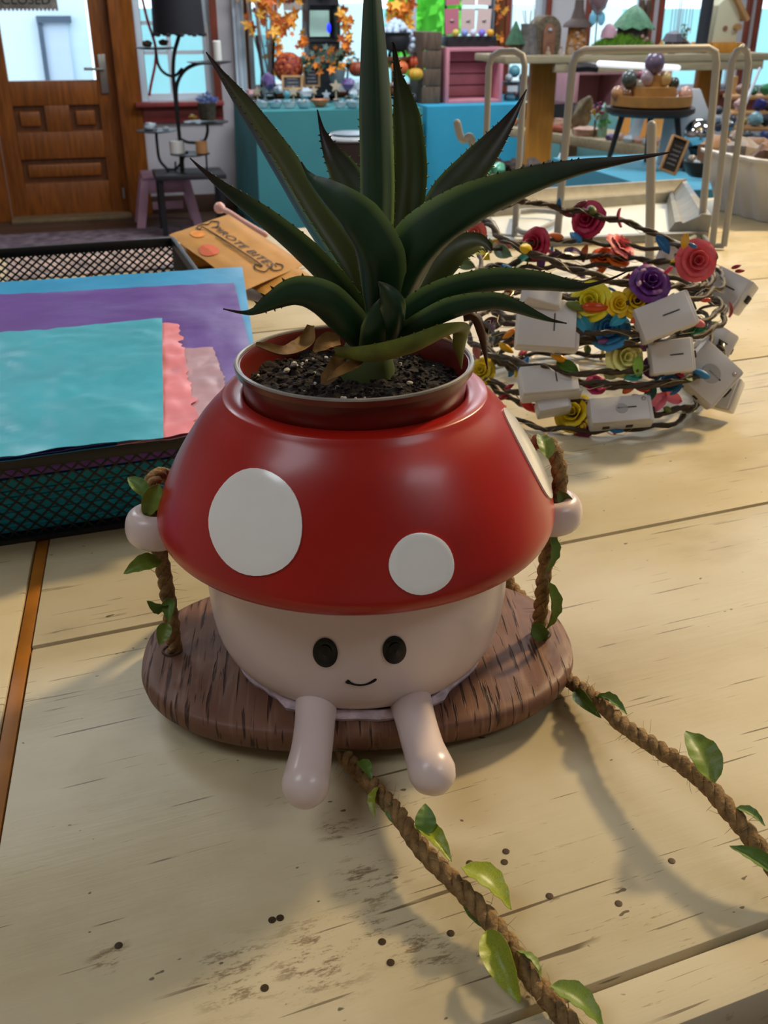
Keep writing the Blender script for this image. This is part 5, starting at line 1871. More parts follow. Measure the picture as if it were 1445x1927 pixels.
# brown leaning board, pink crate
m_brn = M('weathered_brown_board', '#5a4636', .7, var=.3, vs=16, stretch=(4, 4, .6))
c0 = on(812, 196)
s = S(c0)
t = thing('wooden_crate', 'weathered brown wooden crate standing left of the pink crate', 'crate', c0)
cw, chh, cd = 36 * s, 122 * s, .26
for i in range(4):
    MB().box(c0 + V((0, .02, chh * (i + .5) / 4)), (cw, .018, chh / 4 - .006)).build('slat', m_brn, t, bevel=.002)
for sx in (-1, 1):
    MB().box(c0 + V((sx * (cw / 2 - .008), cd / 2 + .03, chh / 2)), (.016, cd, chh)).build('side_panel', m_brn, t, bevel=.002)
MB().box(c0 + V((0, cd / 2 + .03, chh - .008)), (cw - .034, cd, .016)).build('top_panel', m_brn, t)
m_pink = M('pink_paint', '#c9808a', .6, var=.08, vs=12)
def crate(px0, px1, pyt, pyb, y, label, mat, z0=None, slats=4, dep=.26):
    a, b = W(px0, pyb, y), W(px1, pyb, y)
    zt = W(px0, pyt, y).z
    zb = a.z if z0 is None else z0
    w_ = b.x - a.x
    h_ = zt - zb
    cx_ = (a.x + b.x) / 2
    t = thing('pink_crate', label, 'crate', (cx_, y + dep / 2, zb))
    th = .022
    for sx in (-1, 1):
        MB().box((cx_ + sx * (w_ / 2 - th / 2), y + dep / 2, zb + h_ / 2), (th, dep, h_)).build('side_panel', mat, t, bevel=.002)
    MB().box((cx_, y + dep / 2, zt - th / 2), (w_ - 2 * th, dep, th)).build('top_panel', mat, t, bevel=.002)
    MB().box((cx_, y + dep / 2, zb + th / 2), (w_ - 2 * th, dep, th)).build('bottom_panel', mat, t, bevel=.002)
    ih = h_ - 2 * th
    MB().box((cx_, y + dep + .002, zb + h_ / 2), (w_, .006, h_)).build('back_panel', m_brn, t)
    for i in range(slats):
        MB().box((cx_, y + dep - .01, zb + th + ih * (i + .5) / slats), (w_ - 2 * th, .014, ih / slats - .007)).build('slat', mat, t, bevel=.002)
    return t, cx_, zt, w_
_, kx, kz, kw = crate(838, 944, 90, 194, 6.60, 'pink slatted crate standing on its side on the blue tablecloth', m_pink, DZ)
# earring card rack on the crate
t = thing('card_rack', 'dark rack of earring cards standing on the pink crate', 'rack', (kx, 6.75, kz))
MB().box((kx, 6.75, kz + .035), (kw * .86, .16, .06)).build('tray', m_blk, t, bevel=.004)
m_card = [M('rose_card', '#b86a78', .7), M('blush_card', '#d0b4ae', .7)]
MB().tube([(kx - kw * .38, 6.78, kz + .06), (kx - kw * .38, 6.78, kz + .62)], .008, 8).build('post', m_blk, t)
MB().tube([(kx + kw * .38, 6.78, kz + .06), (kx + kw * .38, 6.78, kz + .62)], .008, 8).build('post', m_blk, t)
for i in range(3):
    MB().tube([(kx - kw * .38, 6.78, kz + .22 + .17 * i), (kx + kw * .38, 6.78, kz + .22 + .17 * i)], .005, 6).build('bar', m_blk, t)
    for j in range(3):
        cx_ = kx - kw * .28 + kw * .28 * j
        cd_ = MB().box((cx_, 6.765, kz + .15 + .17 * i), (kw * .24, .004, .15), Matrix.Rotation(.05 * (j - 1), 3, 'Y')).build('earring_card', m_card[0 if j == 0 else 1], t)
        MB().ell((cx_, 6.758, kz + .155 + .17 * i), (.014, .004, .008), 10, 6).build('earring', m_steel, cd_)
for i, (col, lb) in enumerate((('#c8b84a', 'yellow'), ('#7d8fd0', 'periwinkle'), ('#c8ccd8', 'silver white'), ('#7d6ad0', 'violet'), ('#d8a02a', 'gold'))):
    q = V((kx - kw * .30 + kw * .15 * i, 6.66, kz + .085))
    one(MB().ell(q, (.024, .02, .022), 12, 8), 'trinket', M('trinket_' + lb.replace(' ', '_'), col, .3), '%s glassy trinket in the dark tray on the pink crate' % lb, 'trinket')
# brown post with autumn leaves right of the crate
p = W(934, 90, 6.95)
t = thing('leaf_post', 'thin brown post wound with amber leaves behind the pink crate', 'post', (p.x, 6.95, DZ))
MB().tube([(p.x, 6.95, DZ), (p.x + .01, 6.95, 1.1)], .03, 8).build('post', m_oakd, t)
leaf_cloud(t, V((p.x - .02, 6.9, p.z + .13)), (.07, .04, .3), 26, .03, m_or, seed=51)
# sign lettering in the display window
t = thing('window_sign', 'white window sign with dark letters at the top of the display window', 'sign', W(560, 8, 7.4))
q = W(562, -6, 7.40)
s = S(q)
MB().box(q, (60 * s, .006, 46 * s)).build('panel', M('white_sign', '#eef2f4', .6), t)
text_on(t, 'BAR', 40 * s, q + V((0, -.005, 2 * s)), (1, 0, 0), (0, 0, 1), m_black)

# ================================================================== DOOR CORNER
q = W(52, 2, 7.38)
s = S(q)
t = thing('closed_sign', 'rustic wooden CLOSED sign hanging in the door glass', 'sign', q - UP * .05)
MB().box(q, (106 * s, .012, 26 * s)).build('board', M('driftwood', '#8a8478', .8, var=.35, vs=20), t, bevel=.002)
text_on(t, 'CLOSED', 24 * s, q + V((-.01, -.008, 2 * s)), (1, 0, 0), (0, 0, 1), m_black)
for k in range(15):
    MB().ell(q + V((-50 * s + k * 7.2 * s, -.002, -14 * s)), 2.6 * s, 6, 5).build('lace_edge', M('red_lace', '#a07a78', .8), t)

# black metal tree stand with shelves
DK = 6.55
def K(px, py):
    return D(px, py, DK)
s = S(K(340, 200))
st = thing('tree_stand', 'black metal tree stand with leaf shelves beside the door', 'stand', K(338, 332))
def arm_(pts, r=3.2):
    MB().tube(cr([K(*q) for q in pts], 6), r * s, 8, roundcap=True).build('branch', m_black, st, smooth=70)
arm_([(342, 320), (338, 262), (332, 205), (326, 142), (328, 100), (338, 60), (338, 10), (337, -60)], 3.6)
arm_([(334, 215), (332, 165), (345, 135), (368, 121), (395, 117)], 3.4)
arm_([(342, 130), (328, 143), (310, 138), (298, 122), (293, 96)], 2.6)
arm_([(340, 262), (356, 268), (382, 266), (390, 250), (390, 234)], 2.8)
arm_([(345, 320), (344, 300), (350, 290), (352, 286)], 2.6)
arm_([(318, 330), (314, 318), (300, 300), (295, 265), (294, 246)], 2.8)
arm_([(314, 318), (330, 318), (342, 305)], 2.4)
def plate(px, py, w_, lb='plate'):
    c = K(px, py)
    MB().lathe([(.001, -3 * s), (w_ * .3 * s, -3 * s), (w_ * .5 * s, 0), (w_ * .5 * s, 1.2 * s), (.001, 1.0 * s)], 24, c).build('shelf_plate', m_black, st)
    return c
for a in ((294, 90, 76), (394, 117, 82), (294, 246, 76), (388, 230, 84), (358, 290, 76)):
    plate(*a)
c = K(331, -8)
sh = thing('lamp_shade', 'black rectangular shade at the top of the metal tree stand', 'shade', c - UP * 60 * s)
MB().lathe([(46 * s, -62 * s), (47 * s, -62 * s), (42 * s, 60 * s), (41 * s, 60 * s)], 32, c, close=False).build('shade', M('black_shade', '#1d1b22', .8), sh)
for k in range(12):
    a = 2 * PI * k / 12
    MB().ell(c + V((46 * s * math.cos(a), 46 * s * math.sin(a), -63 * s)), (5 * s, 5 * s, 3 * s), 8, 5).build('scallop', MATS['black_shade'], sh)
m_wax = M('white_wax', '#e9e4dc', .5, sss=.2)
m_wax2 = M('orange_wax', '#d79a62', .5, sss=.2)
def candle(px, py, r, h_, mat, label):
    c = K(px, py)
    t = thing('candle', label, 'candle', c)
    MB().lathe([(r * s, 0), (r * s, h_ * s), (r * .8 * s, h_ * s * 1.04), (.001, h_ * s * .98)], 20, c).build('wax', mat, t)
    MB().tube([c + UP * h_ * s * .98, c + UP * (h_ + 4) * s], .5 * s, 5).build('wick', m_black, t)
candle(410, 114, 7.5, 32, m_wax, 'tall white candle on the upper right shelf plate of the tree stand')
candle(334, 288, 14, 22, m_wax, 'short white pillar candle on the low shelf plate of the tree stand')
candle(380, 288, 11, 22, m_wax2, 'short peach pillar candle on the low shelf plate of the tree stand')
def K2(px, py, r, mat, lb, nm='crystal', asp=(1, .8, .6)):
    c = K(px, py)
    return one(MB().ell(c, (r * s * asp[0], r * s * asp[1], r * s * asp[2]), 12, 8, None, .6, px), nm, mat, lb, nm)
K2(282, 238, 13, m_cl[0], 'white quartz lump on the lower left shelf plate')
K2(312, 242, 6, m_cl[0], 'little clear crystal on the lower left shelf plate')
K2(276, 82, 9, m_brn, 'brown driftwood piece at the left of the upper left shelf plate', 'driftwood')
K2(308, 80, 9, m_brn, 'brown driftwood piece at the right of the upper left shelf plate', 'driftwood')
K2(363, 220, 8, M('amber_stone', '#c99a3a', .4), 'amber stone on the middle right shelf plate', 'stone')
c = K(391, 226)
t = thing('potted_flower', 'mossy brown pot of blue flowers on the middle right shelf plate', 'plant', c)
MB().lathe([(14 * s, 0), (18 * s, 30 * s), (15 * s, 31 * s), (.001, 28 * s)], 20, c).build('pot', M('mossy_brown', '#3f3a2c', .8, var=.4, vs=40), t)
leaf_cloud(t, c + UP * 36 * s, (20 * s, 16 * s, 12 * s), 60, 5 * s, [M('blue_petal', '#6a7fc8', .6), M('pale_blue_petal', '#9fb4dc', .6)], 'blossoms', 61)
t = thing('ribbon', 'red ribbon hanging down the window beside the tree stand', 'ribbon', K(282, 175))
MB().tube(cr([K(266, -10), K(278, 40), K(292, 85), K(292, 120), K(284, 160), K(281, 180)], 6), 2.6 * s, 6).build('strip', M('red_ribbon', '#b8383c', .5), t)
MB().tube([K(388, 45), K(394, 115)], 1.2 * s, 6).build('stem', M('pale_rod', '#b09a8c', .5), st)
# side table under the stand
a, b = K(290, 334), K(420, 330)
t = thing('side_table', 'small black metal side table carrying the tree stand', 'table', ((a.x + b.x) / 2, a.y, FLOOR_Z))
MB().prism([a - V((0, .16, 0)), b - V((0, .16, 0)), b + V((0, .16, 0)), a + V((0, .16, 0))], (0, 0, .03)).build('tabletop', M('dark_tabletop', '#2c2a2c', .5), t, bevel=.003)
for q in (a, b):
    for dy in (-.13, .13):
        MB().box((q.x + (.03 if q is a else -.03), q.y + dy, (FLOOR_Z + a.z) / 2), (.03, .03, a.z - FLOOR_Z)).build('leg', m_black, t)
c = K(352, 308)
MB().bar(K(330, 304), K(330, 332), .01, .01).build('riser_leg', m_black, st)
MB().bar(K(388, 292), K(390, 332), .01, .01).build('riser_leg', m_black, st)
# pink stool behind it
c = G(316, 414, FLOOR_Z)
c.y = 7.0
c = W(316, 409, 7.0)
s2 = S(c)
t = thing('step_stool', 'pale mauve plastic step stool under the black side table', 'stool', (c.x, 7.0, FLOOR_Z))
m_mauve = M('mauve_plastic', '#b48a9c', .5)
hs = .34
MB().box((c.x, 7.0, FLOOR_Z + hs - .015), (.30, .24, .03)).build('seat', m_mauve, t, bevel=.01)
for sx in (-1, 1):
    for sy in (-1, 1):
        MB().bar((c.x + sx * .13, 7.0 + sy * .09, FLOOR_Z + hs - .03), (c.x + sx * .19, 7.0 + sy * .12, FLOOR_Z), .055, .03, up=V((0, 1, 0))).build('leg', m_mauve, t)
MB().box((c.x, 6.905, FLOOR_Z + hs - .075), (.27, .02, .09)).build('apron', m_mauve, t, bevel=.004)
MB().box((c.x, 6.89, FLOOR_Z + hs * .42), (.2, .02, .05)).build('stretcher', m_mauve, t, bevel=.004)
# wooden stool with marble top in front of the teal cloth
c = D(662, 262, 5.4)
s2 = S(c)
t = thing('round_stool', 'dark stool with a white rimmed round top before the teal cloth', 'stool', (c.x, c.y, FLOOR_Z))
MB().lathe([(.001, 0), (56 * s2, 0), (58 * s2, 3 * s2), (56 * s2, 7 * s2), (.001, 7 * s2)], 32, c).build('seat', M('white_enamel', '#d4d6d6', .3), t)
MB().lathe([(50 * s2, -46 * s2), (53 * s2, 0), (.001, 0)], 32, c).build('drum', M('dark_brown_wood', '#3a2a24', .5), t)
MB().lathe([(30 * s2, 5 * s2), (40 * s2, 9 * s2), (38 * s2, 10 * s2), (.001, 8 * s2)], 24, c + UP * 2 * s2).build('plate', M('grey_plate', '#8d97a0', .3), t)
for k in range(4):
    a = PI / 4 + k * PI / 2
    MB().tube([c + V((40 * s2 * math.cos(a), 40 * s2 * math.sin(a), -46 * s2)), V((c.x + 50 * s2 * math.cos(a), c.y + 50 * s2 * math.sin(a), FLOOR_Z))], .014, 8).build('leg', MATS['dark_brown_wood'], t)

# pipe and pale curtain strip by the wall pier
p = W(448, 60, 7.36)
mb = MB()
mb.grid(lambda u, v: V((p.x - .03 + .075 * u, 7.34 + .015 * math.sin(u * 14), -.3 + 1.5 * v)), 16, 6)
one(mb, 'curtain', M('blue_white_curtain', '#d9e2ea', .8), 'narrow pale blue curtain hanging on the wall pier', 'curtain', solid=.004)

# ================================================================== FAIRY HOUSE SHELF (right)
FZ = .16
m_ash = M('pale_ash_wood', '#a89878', .6, var=.15, vs=14, stretch=(.6, 5, 5))
f0, f1 = G(952, 106, FZ), V((3.75, 0, 0))
fy = f0.y
t = thing('shelf_unit', 'pale wooden shelf on orange posts carrying the fairy houses', 'shelf', (2.8, fy + .2, FLOOR_Z))
xs0, xs1 = f0.x, 3.30
MB().box(((xs0 + xs1) / 2, fy + .2, FZ - .016), (xs1 - xs0, .40, .032)).build('shelf_board', m_ash, t, bevel=.003)
MB().box(((xs0 + xs1) / 2 + .1, fy + .02, FZ - .052), (xs1 - xs0 - .3, .03, .04)).build('apron', m_ash, t, bevel=.002)
m_amber = M('amber_pine', '#c8862a', .5, var=.15, vs=12, stretch=(5, 5, .6))
for px in (1025, 1338):
    x = W(px, 150, fy + .25).x
    MB().box((x, fy + .28, (FLOOR_Z + FZ - .03) / 2), (.13, .05, FZ - .03 - FLOOR_Z)).build('post', m_amber, t, bevel=.003)
x = W(1322, 60, fy + .12).x
MB().tube([(x, fy + .12, FZ), (x + .03, fy + .12, 1.2)], .03, 10).build('pole', M('charcoal_pole', '#2b3038', .5), t)
MB().tube([D(1070, 128, 5.0), D(1105, 125, 5.0), D(1125, 128, 5.0)], .02, 8).build('bracket', M('dark_bracket', '#241c1a', .4), t)
def F(px, py=98):
    """point on the shelf top under this column"""
    q = W(px, py, fy + .14)
    q.z = FZ
    return q
def fs(p):
    return S(p)
# arched stone fairy door
m_moss = M('mossy_grey', '#6a5c48', .9, var=.4, vs=60, bump=.6, bs=80)
m_clay = M('clay_brown', '#8a5e48', .8, var=.2, vs=30)
p = F(1030)
s = fs(p)
t = thing('fairy_door', 'arched mossy fairy door with a clay brown door on the shelf', 'fairy house', p)
arch = [(-26, 0), (26, 0)] + [(26 * math.cos(a), 40 + 26 * math.sin(a)) for a in [PI * i / 12 for i in range(13)]]
MB().prism([p + V((x * s, 0, z * s)) for x, z in arch], (0, .1, 0)).build('arch', m_moss, t, bevel=.004)
door = [(-12, 0), (12, 0)] + [(12 * math.cos(a), 38 + 14 * math.sin(a)) for a in [PI * i / 10 for i in range(11)]]
dr_ = MB().prism([p + V((x * s, -.012, z * s)) for x, z in door], (0, .014, 0)).build('door', m_clay, t, bevel=.002)
MB().ell(p + V((0, -.016, 42 * s)), (4 * s, .006, 3 * s), 8, 6).build('plaque', m_cl[0], dr_)
# grey tower + leaning green roof birdhouse left of it
p = F(992)
t = thing('stone_tower', 'grey stone tower with twig top left of the fairy door', 'fairy house', p)
MB().lathe([(20 * s, 0), (18 * s, 20 * s), (14 * s, 44 * s), (15 * s, 52 * s), (.001, 52 * s)], 14, p).build('wall', M('grey_stone', '#6f6a66', .9, var=.3, vs=50), t)
for k in range(7):
    a = k * .9
    MB().tube([p + V((7 * s * math.cos(a), 7 * s * math.sin(a), 50 * s)), p + V((13 * s * math.cos(a), 13 * s * math.sin(a), 74 * s))], s, 5).build('twig', m_twig, t)
p = F(968)
t = thing('fairy_house', 'small fairy house with a steep green leaf roof at the end of the shelf', 'fairy house', p)
MB().lathe([(11 * s, 0), (13 * s, 22 * s), (.001, 22 * s)], 12, p).build('wall', m_moss, t)
MB().lathe([(20 * s, 18 * s), (12 * s, 36 * s), (2 * s, 56 * s), (.001, 57 * s)], 8, p).build('roof', M('leaf_green_roof', '#3f6a4c', .7, var=.3, vs=40), t)
# mushroom-roof house
p = F(1083)
t = thing('fairy_house', 'fairy house with a brown mushroom roof and red brick front on the shelf', 'fairy house', p)
MB().lathe([(20 * s, 0), (19 * s, 20 * s), (17 * s, 48 * s), (.001, 48 * s)], 16, p).build('wall', M('ochre_brick', '#a8743c', .8, var=.4, vs=60), t)
MB().lathe([(.001, 44 * s), (28 * s, 46 * s), (26 * s, 52 * s), (14 * s, 60 * s), (9 * s, 78 * s), (8 * s, 92 * s), (.001, 93 * s)], 20, p).build('roof', M('brown_mushroom_roof', '#5c4c46', .7), t)
for k in range(8):
    MB().ell(p + V((rnd.uniform(-13, 9) * s, -19 * s, (6 + 6 * k) * s)), (4.5 * s, 3 * s, 3.5 * s), 8, 5).build('stone', M('pink_stone', '#b08a78', .8), t)
# green leaf roof house
p = F(1186)
t = thing('fairy_house', 'large fairy house with a broad green leaf roof on the mossy mound', 'fairy house', p)
MB().lathe([(30 * s, 0), (32 * s, 20 * s), (28 * s, 52 * s), (.001, 52 * s)], 18, p).build('wall', M('dark_stone_wall', '#4a4038', .9, var=.4, vs=50), t)
m_lr = M('green_leaf_roof', '#5a8a68', .6, var=.3, vs=40)
for k in range(9):
    a = 2 * PI * k / 9
    e = V((math.cos(a), math.sin(a), 0))
    q = V((-math.sin(a), math.cos(a), 0))
    def f(u, v, e=e, q=q):
        w_ = (2 * v - 1) * (3 + 17 * u * (1.15 - u * .5)) * s
        return p + e * (40 * s * u ** .85) + q * w_ + UP * ((84 - 38 * u ** 1.25 - 5 * abs(2 * v - 1)) * s)
    MB().grid(f, 6, 4).build('roof_leaf', m_lr, t, solid=.004, smooth=60)
MB().prism([p + V((x * s, -31 * s, z * s)) for x, z in ((-7, 4), (7, 4), (7, 24), (0, 31), (-7, 24))], (0, 3 * s, 0)).build('door', m_blk, t)
for k, x in enumerate((6, 12, 2)):
    MB().ell(p + V((x * s, -36 * s, (22 + 4 * k) * s)), 4 * s, 8, 5).build('stone', MATS['pink_stone'], t)
# moss mound
p = F(1162)
mb = MB()
rr = random.Random(12)
for k in range(900):
    a = rr.uniform(0, 2 * PI)
    q = math.sqrt(rr.random())
    b = p + V((66 * s * q * math.cos(a), -.04 + .10 * q * math.sin(a), 0))
    z = 30 * s * math.sqrt(max(0, 1 - q * q)) + 4 * s
    b.z = FZ + max(.001, z - 6 * s)
    e = b + V((rr.uniform(-4, 4) * s, rr.uniform(-6, 1) * s, rr.uniform(5, 11) * s))
    o = V((1.4 * s, 0, 0))
    mb.add([b - o, b + o, e], [[0, 1, 2]])
mo = thing('moss_mound', 'bright green moss mound under the leaf-roof fairy house', 'moss', p)
mq = MB().ell(p + V((0, -.02, 0)), (64 * s, .11, 30 * s), 20, 12, None, .2)
for q in mq.v:
    q.z = max(q.z, FZ + .001)
mq.build('mound', M('moss_base', '#4c6a1c', .95, var=.3, vs=60), mo)
mb.build('moss_blades', M('moss_blade', '#6a9a24', .8), mo, smooth=0, kind='stuff')
# flower lollipop, pink toadstool
p = F(1118)
t = thing('glass_flower', 'glass tulip ornament on a dark stem among the fairy houses', 'ornament', p)
MB().tube([p, p + UP * 70 * s], 1.6 * s, 6).build('stem', m_moss, t)
MB().lathe([(2 * s, 66 * s), (14 * s, 78 * s), (19 * s, 92 * s), (15 * s, 112 * s), (13 * s, 112 * s), (16 * s, 92 * s), (.001, 72 * s)], 20, p).build('cup', M('dusky_glass', '#8d6f74', .2, alpha=.8), t)
for sx in (-1, 1):
    MB().ell(p + V((sx * 9 * s, 0, 60 * s)), (8 * s, 4 * s, 12 * s), 10, 7).build('petal', M('sky_glass', '#7fc4e0', .2), t)
p = F(1140)
t = thing('toadstool', 'pale pink toadstool ornament beside the glass flower', 'ornament', p)
MB().lathe([(8 * s, 0), (7 * s, 30 * s), (.001, 30 * s)], 12, p - FW * .03).build('stalk', m_cl[0], t)
MB().lathe([(.001, 28 * s), (16 * s, 28 * s), (14 * s, 40 * s), (7 * s, 50 * s), (.001, 53 * s)], 18, p - FW * .03).build('cap', M('dusty_pink', '#c89aa8', .6), t)
# little figures, stones along the front of the shelf
for i, (px, r, hh, col, lb) in enumerate(((1016, 5, 12, '#a8947c', 'small tan gnome figurine before the arched fairy door'), (1040, 5, 18, '#b8a8a4', 'small white gnome figurine right of the fairy door'), (1058, 8, 22, '#a08468', 'stacked pebble cairn left of the brick fairy house'), (1104, 7, 16, '#3f5a2c', 'little dark green shrub on the fairy shelf'), (1225, 9, 20, '#d0a04a', 'yellow pointed gnome figurine right of the moss mound'), (1245, 7, 16, '#6a4a34', 'brown acorn figurine on the fairy shelf'))):
    p = F(px) - V((0, .09, 0))
    t = thing('figurine', lb, 'figurine', p)
    mm = M('fig_' + col.strip('#'), col, .7, var=.2, vs=60)
    MB().lathe([(r * s, 0), (r * 1.05 * s, hh * .3 * s), (r * .6 * s, hh * .6 * s), (.001, hh * .62 * s)], 12, p).build('body', mm, t)
    MB().ell(p + UP * hh * .72 * s, r * .5 * s, 10, 7).build('head', M('fig_face', '#b08c74', .7), t)
    MB().lathe([(r * .62 * s, hh * .78 * s), (.001, hh * 1.25 * s)], 10, p).build('hat', mm, t)
# dark stone roof house and twig pyramid
p = F(1264)
t = thing('fairy_house', 'small slate-roof fairy house with greenery right of the leaf-roof house', 'fairy house', p)
MB().lathe([(15 * s, 0), (16 * s, 22 * s), (.001, 22 * s)], 12, p).build('wall', m_moss, t)
MB().lathe([(22 * s, 20 * s), (15 * s, 34 * s), (.001, 40 * s)], 7, p).build('roof', M('slate_roof', '#5f5c66', .6), t)
leaf_cloud(t, p + V((22 * s, 0, 30 * s)), (14 * s, 10 * s, 22 * s), 40, 4 * s, [M('shrub_green', '#4a5a30', .8), M('shrub_tan', '#8a7a50', .8)], 'greenery', 71)
p = F(1292)
t = thing('fairy_tent', 'dark pointed fairy tent with pale edge at the right of the shelf', 'fairy house', p)
MB().prism([p + V((-24 * s, 0, 0)), p + V((24 * s, 0, 0)), p + V((-12 * s, 0, 26 * s))], (0, .12, 0)).build('tent', M('dark_felt', '#35302c', .9), t)
MB().bar(p + V((24 * s, -.004, 2 * s)), p + V((-12 * s, -.004, 27 * s)), .012, 2 * s).build('edge', m_card[1], t)
# rabbit-ear figures at the back, silver strings in the window
p = F(1232) + V((0, .14, 0))
t = thing('figurine', 'tall brown twin-headed driftwood figure behind the leaf-roof house', 'figurine', p)
for sx in (-7, 7):
    MB().lathe([(8 * s, 0), (7 * s, 40 * s), (5 * s, 66 * s), (7 * s, 78 * s), (4 * s, 92 * s), (.001, 94 * s)], 12, p + V((sx * s, 0, 0))).build('trunk', M('brown_figure', '#5a4438', .8, var=.3, vs=40), t)
t = thing('string_curtain', 'silver bead strings hanging in the right window', 'curtain', W(1280, 100, 7.3))
for k in range(9):
    x = W(1262 + 4.5 * k, 50, 7.3).x
    MB().tube([(x, 7.3, 1.1), (x + .01 * math.sin(k), 7.3, .15 + .02 * (k % 3))], .004, 5).build('string', M('silver_string', '#b8c0cc', .3), t)
# white birdhouse on an amber box
q = W(1366, 80, fy + .1)
s = S(q)
b = thing('amber_box', 'amber pine box standing behind the wire rack under the birdhouse', 'box', (q.x, q.y, FZ))
wz = q.z
MB().box((q.x + .0, q.y + .08, (wz + FZ) / 2), (64 * s, .2, wz - FZ)).build('carcass', m_amber, b, bevel=.004)
MB().ell((q.x + 6 * s, q.y - .024, wz - 36 * s), (2.5 * s, .004, 4 * s), 8, 6).build('knot', m_oakd, b)
t = thing('birdhouse', 'cream birdhouse with a tan pitched roof on the amber box', 'birdhouse', (q.x, q.y, wz))
pts = [(-30, 0), (22, 0), (24, 42), (-4, 84), (-26, 62)]
MB().prism([q + V((x * s, 0, z * s)) for x, z in pts], (0, .15, 0)).build('wall', M('cream_paint', '#d8cfae', .6), t, bevel=.003)
MB().bar(q + V((-8 * s, .07, 88 * s)), q + V((34 * s, .07, 38 * s)), .2, .02, up=V((0, 1, 0)).cross(V((1, 0, -1)))).build('roof', m_pine, t)
MB().lathe([(4.5 * s, 0), (4.5 * s, .004)], 16, q + V((-7 * s, -.003, 24 * s)), Matrix.Rotation(PI / 2, 3, 'X')).build('hole', m_clay, t)
MB().tube([q + V((16 * s, -.002, 26 * s)), q + V((16 * s, -.03, 26 * s))], 6 * s, 12).build('perch', m_pine, t)

# ================================================================== BENCH WITH CRYSTALS AND SECOND PINK CRATE
BZ2 = -.25
e0, e1 = G(948, 238, BZ2), G(1330, 292, BZ2)
dv = (e1 - e0).normalized()
nv_ = V((-dv.y, dv.x, 0))
if nv_.dot(FW) < 0:
    nv_ = -nv_
t = thing('bench', 'pale wooden bench of crystals behind the wire rack', 'bench', (e0 + e1) / 2 + V((0, 0, FLOOR_Z - BZ2)))
e2 = e1 + dv * .02
MB().prism([e0 - UP * .05, e2 - UP * .05, e2 + nv_ * .42 - UP * .05, e0 + nv_ * .42 - UP * .05], (0, 0, .05)).build('seat', m_ash, t, bevel=.005)
for k in (.12, .9):
    q = e0.lerp(e1, k) + nv_ * .06
    MB().prism([q + V((-.05, -.02, FLOOR_Z - BZ2)), q + V((.05, -.02, FLOOR_Z - BZ2)), q + V((.035, -.02, -.052)), q + V((-.035, -.02, -.052))], (0, .04, 0)).build('leg', m_ash, t)
    q = q + nv_ * .3
    MB().box(q + V((0, 0, (FLOOR_Z - BZ2 - .052) / 2)), (.07, .04, BZ2 - .052 - FLOOR_Z)).build('leg', m_ash, t)
def Bn(px, off=.06):
    """point on the bench along its front edge below this column"""
    r = ray(px, 250)
    # intersect vertical plane through the bench front edge pushed back by off
    o = e0 + nv_ * off
    k = (o - CAM).dot(nv_) / r.dot(nv_)
    q = CAM + r * k
    q.z = BZ2
    return q
m_acr = glass_mat('acrylic', (.92, .92, .93, 1))
p = Bn(1030, .2)
s = S(p)
t = thing('acrylic_box', 'clear acrylic box of pink stones on the wooden bench', 'box', p)
Rb = Matrix.Rotation(math.atan2(dv.y, dv.x), 3, 'Z')
w_, h_, d_ = 84 * s, 42 * s, .2
for o, sz in (((-w_ / 2, 0, h_ / 2), (.006, d_, h_)), ((w_ / 2, 0, h_ / 2), (.006, d_, h_)), ((0, -d_ / 2, h_ / 2), (w_, .006, h_)), ((0, d_ / 2, h_ / 2), (w_, .006, h_)), ((0, 0, h_), (w_, d_, .006))):
    MB().box(p + Rb @ V(o), sz, Rb).build('acrylic_wall', m_acr, t)
m_salt = [M('salt_orange', '#c98a5c', .5, var=.2, vs=50), M('salt_pink', '#c9a08c', .5, var=.2, vs=50), M('salt_brown', '#9a6a4c', .6, var=.2, vs=50), M('tan_agate', '#8a7a5c', .5, var=.4, vs=40)]
def bench_stone(px, r, mi, lb, off=.08, asp=(1, .8, .8), name='stone', nz=.4):
    p = Bn(px, off)
    r_ = r * S(p)
    return one(MB().ell(p + UP * r_ * asp[2] * .9, (r_ * asp[0], r_ * asp[1], r_ * asp[2]), 12, 8, Matrix.Rotation(px * .3, 3, 'Z'), nz, px), name, (m_salt + m_cl)[mi], lb, name)
bench_stone(965, 11, 0, 'rounded orange salt stone at the left end of the bench', .07)
bench_stone(984, 8, 1, 'pinkish white salt stone beside the orange one', .10)
bench_stone(1000, 13, 3, 'upright tan agate slab at the left of the acrylic box', .09, (.8, .5, 1.2))
bench_stone(1018, 11, 0, 'orange salt cube before the acrylic box', .07, (1, .9, 1), nz=.15)
bench_stone(1010, 6, 5, 'small grey amethyst chip before the acrylic box', .03)
bench_stone(1048, 14, 1, 'heap-topping peach salt stone in the acrylic box', .16)
bench_stone(1064, 12, 2, 'brown salt stone at the right of the acrylic box', .14)
p = Bn(1050, .05)
one(MB().tube(cr([p + dv * -.06 + UP * .018, p + UP * .02, p + dv * .07 + UP * .018], 5), .018, 12, roundcap=True), 'stone_wand', M('red_jasper', '#9a4a34', .4), 'polished red jasper wand lying on the bench edge', 'crystal')
p = Bn(1026, .03)
one(MB().box(p + UP * .012, (.07, .035, .022), Rb), 'price_card', m_card[1], 'small cream price block on the bench edge', 'card', bevel=.002)
# agate disc standing
p = Bn(1092, .10)
s = S(p)
t = thing('agate_slice', 'large upright tan agate slice in the middle of the bench', 'stone', p)
MB().ell(p + UP * 33 * s, (18 * s, 9 * s, 33 * s), 18, 12, Matrix.Rotation(.35, 3, 'Y'), .25, 4).build('slice', m_salt[3], t)
MB().lathe([(22 * s, 0), (24 * s, 12 * s), (12 * s, 16 * s), (.001, 14 * s)], 14, p - nv_ * .02 + dv * .06).build('base', m_salt[1], t)
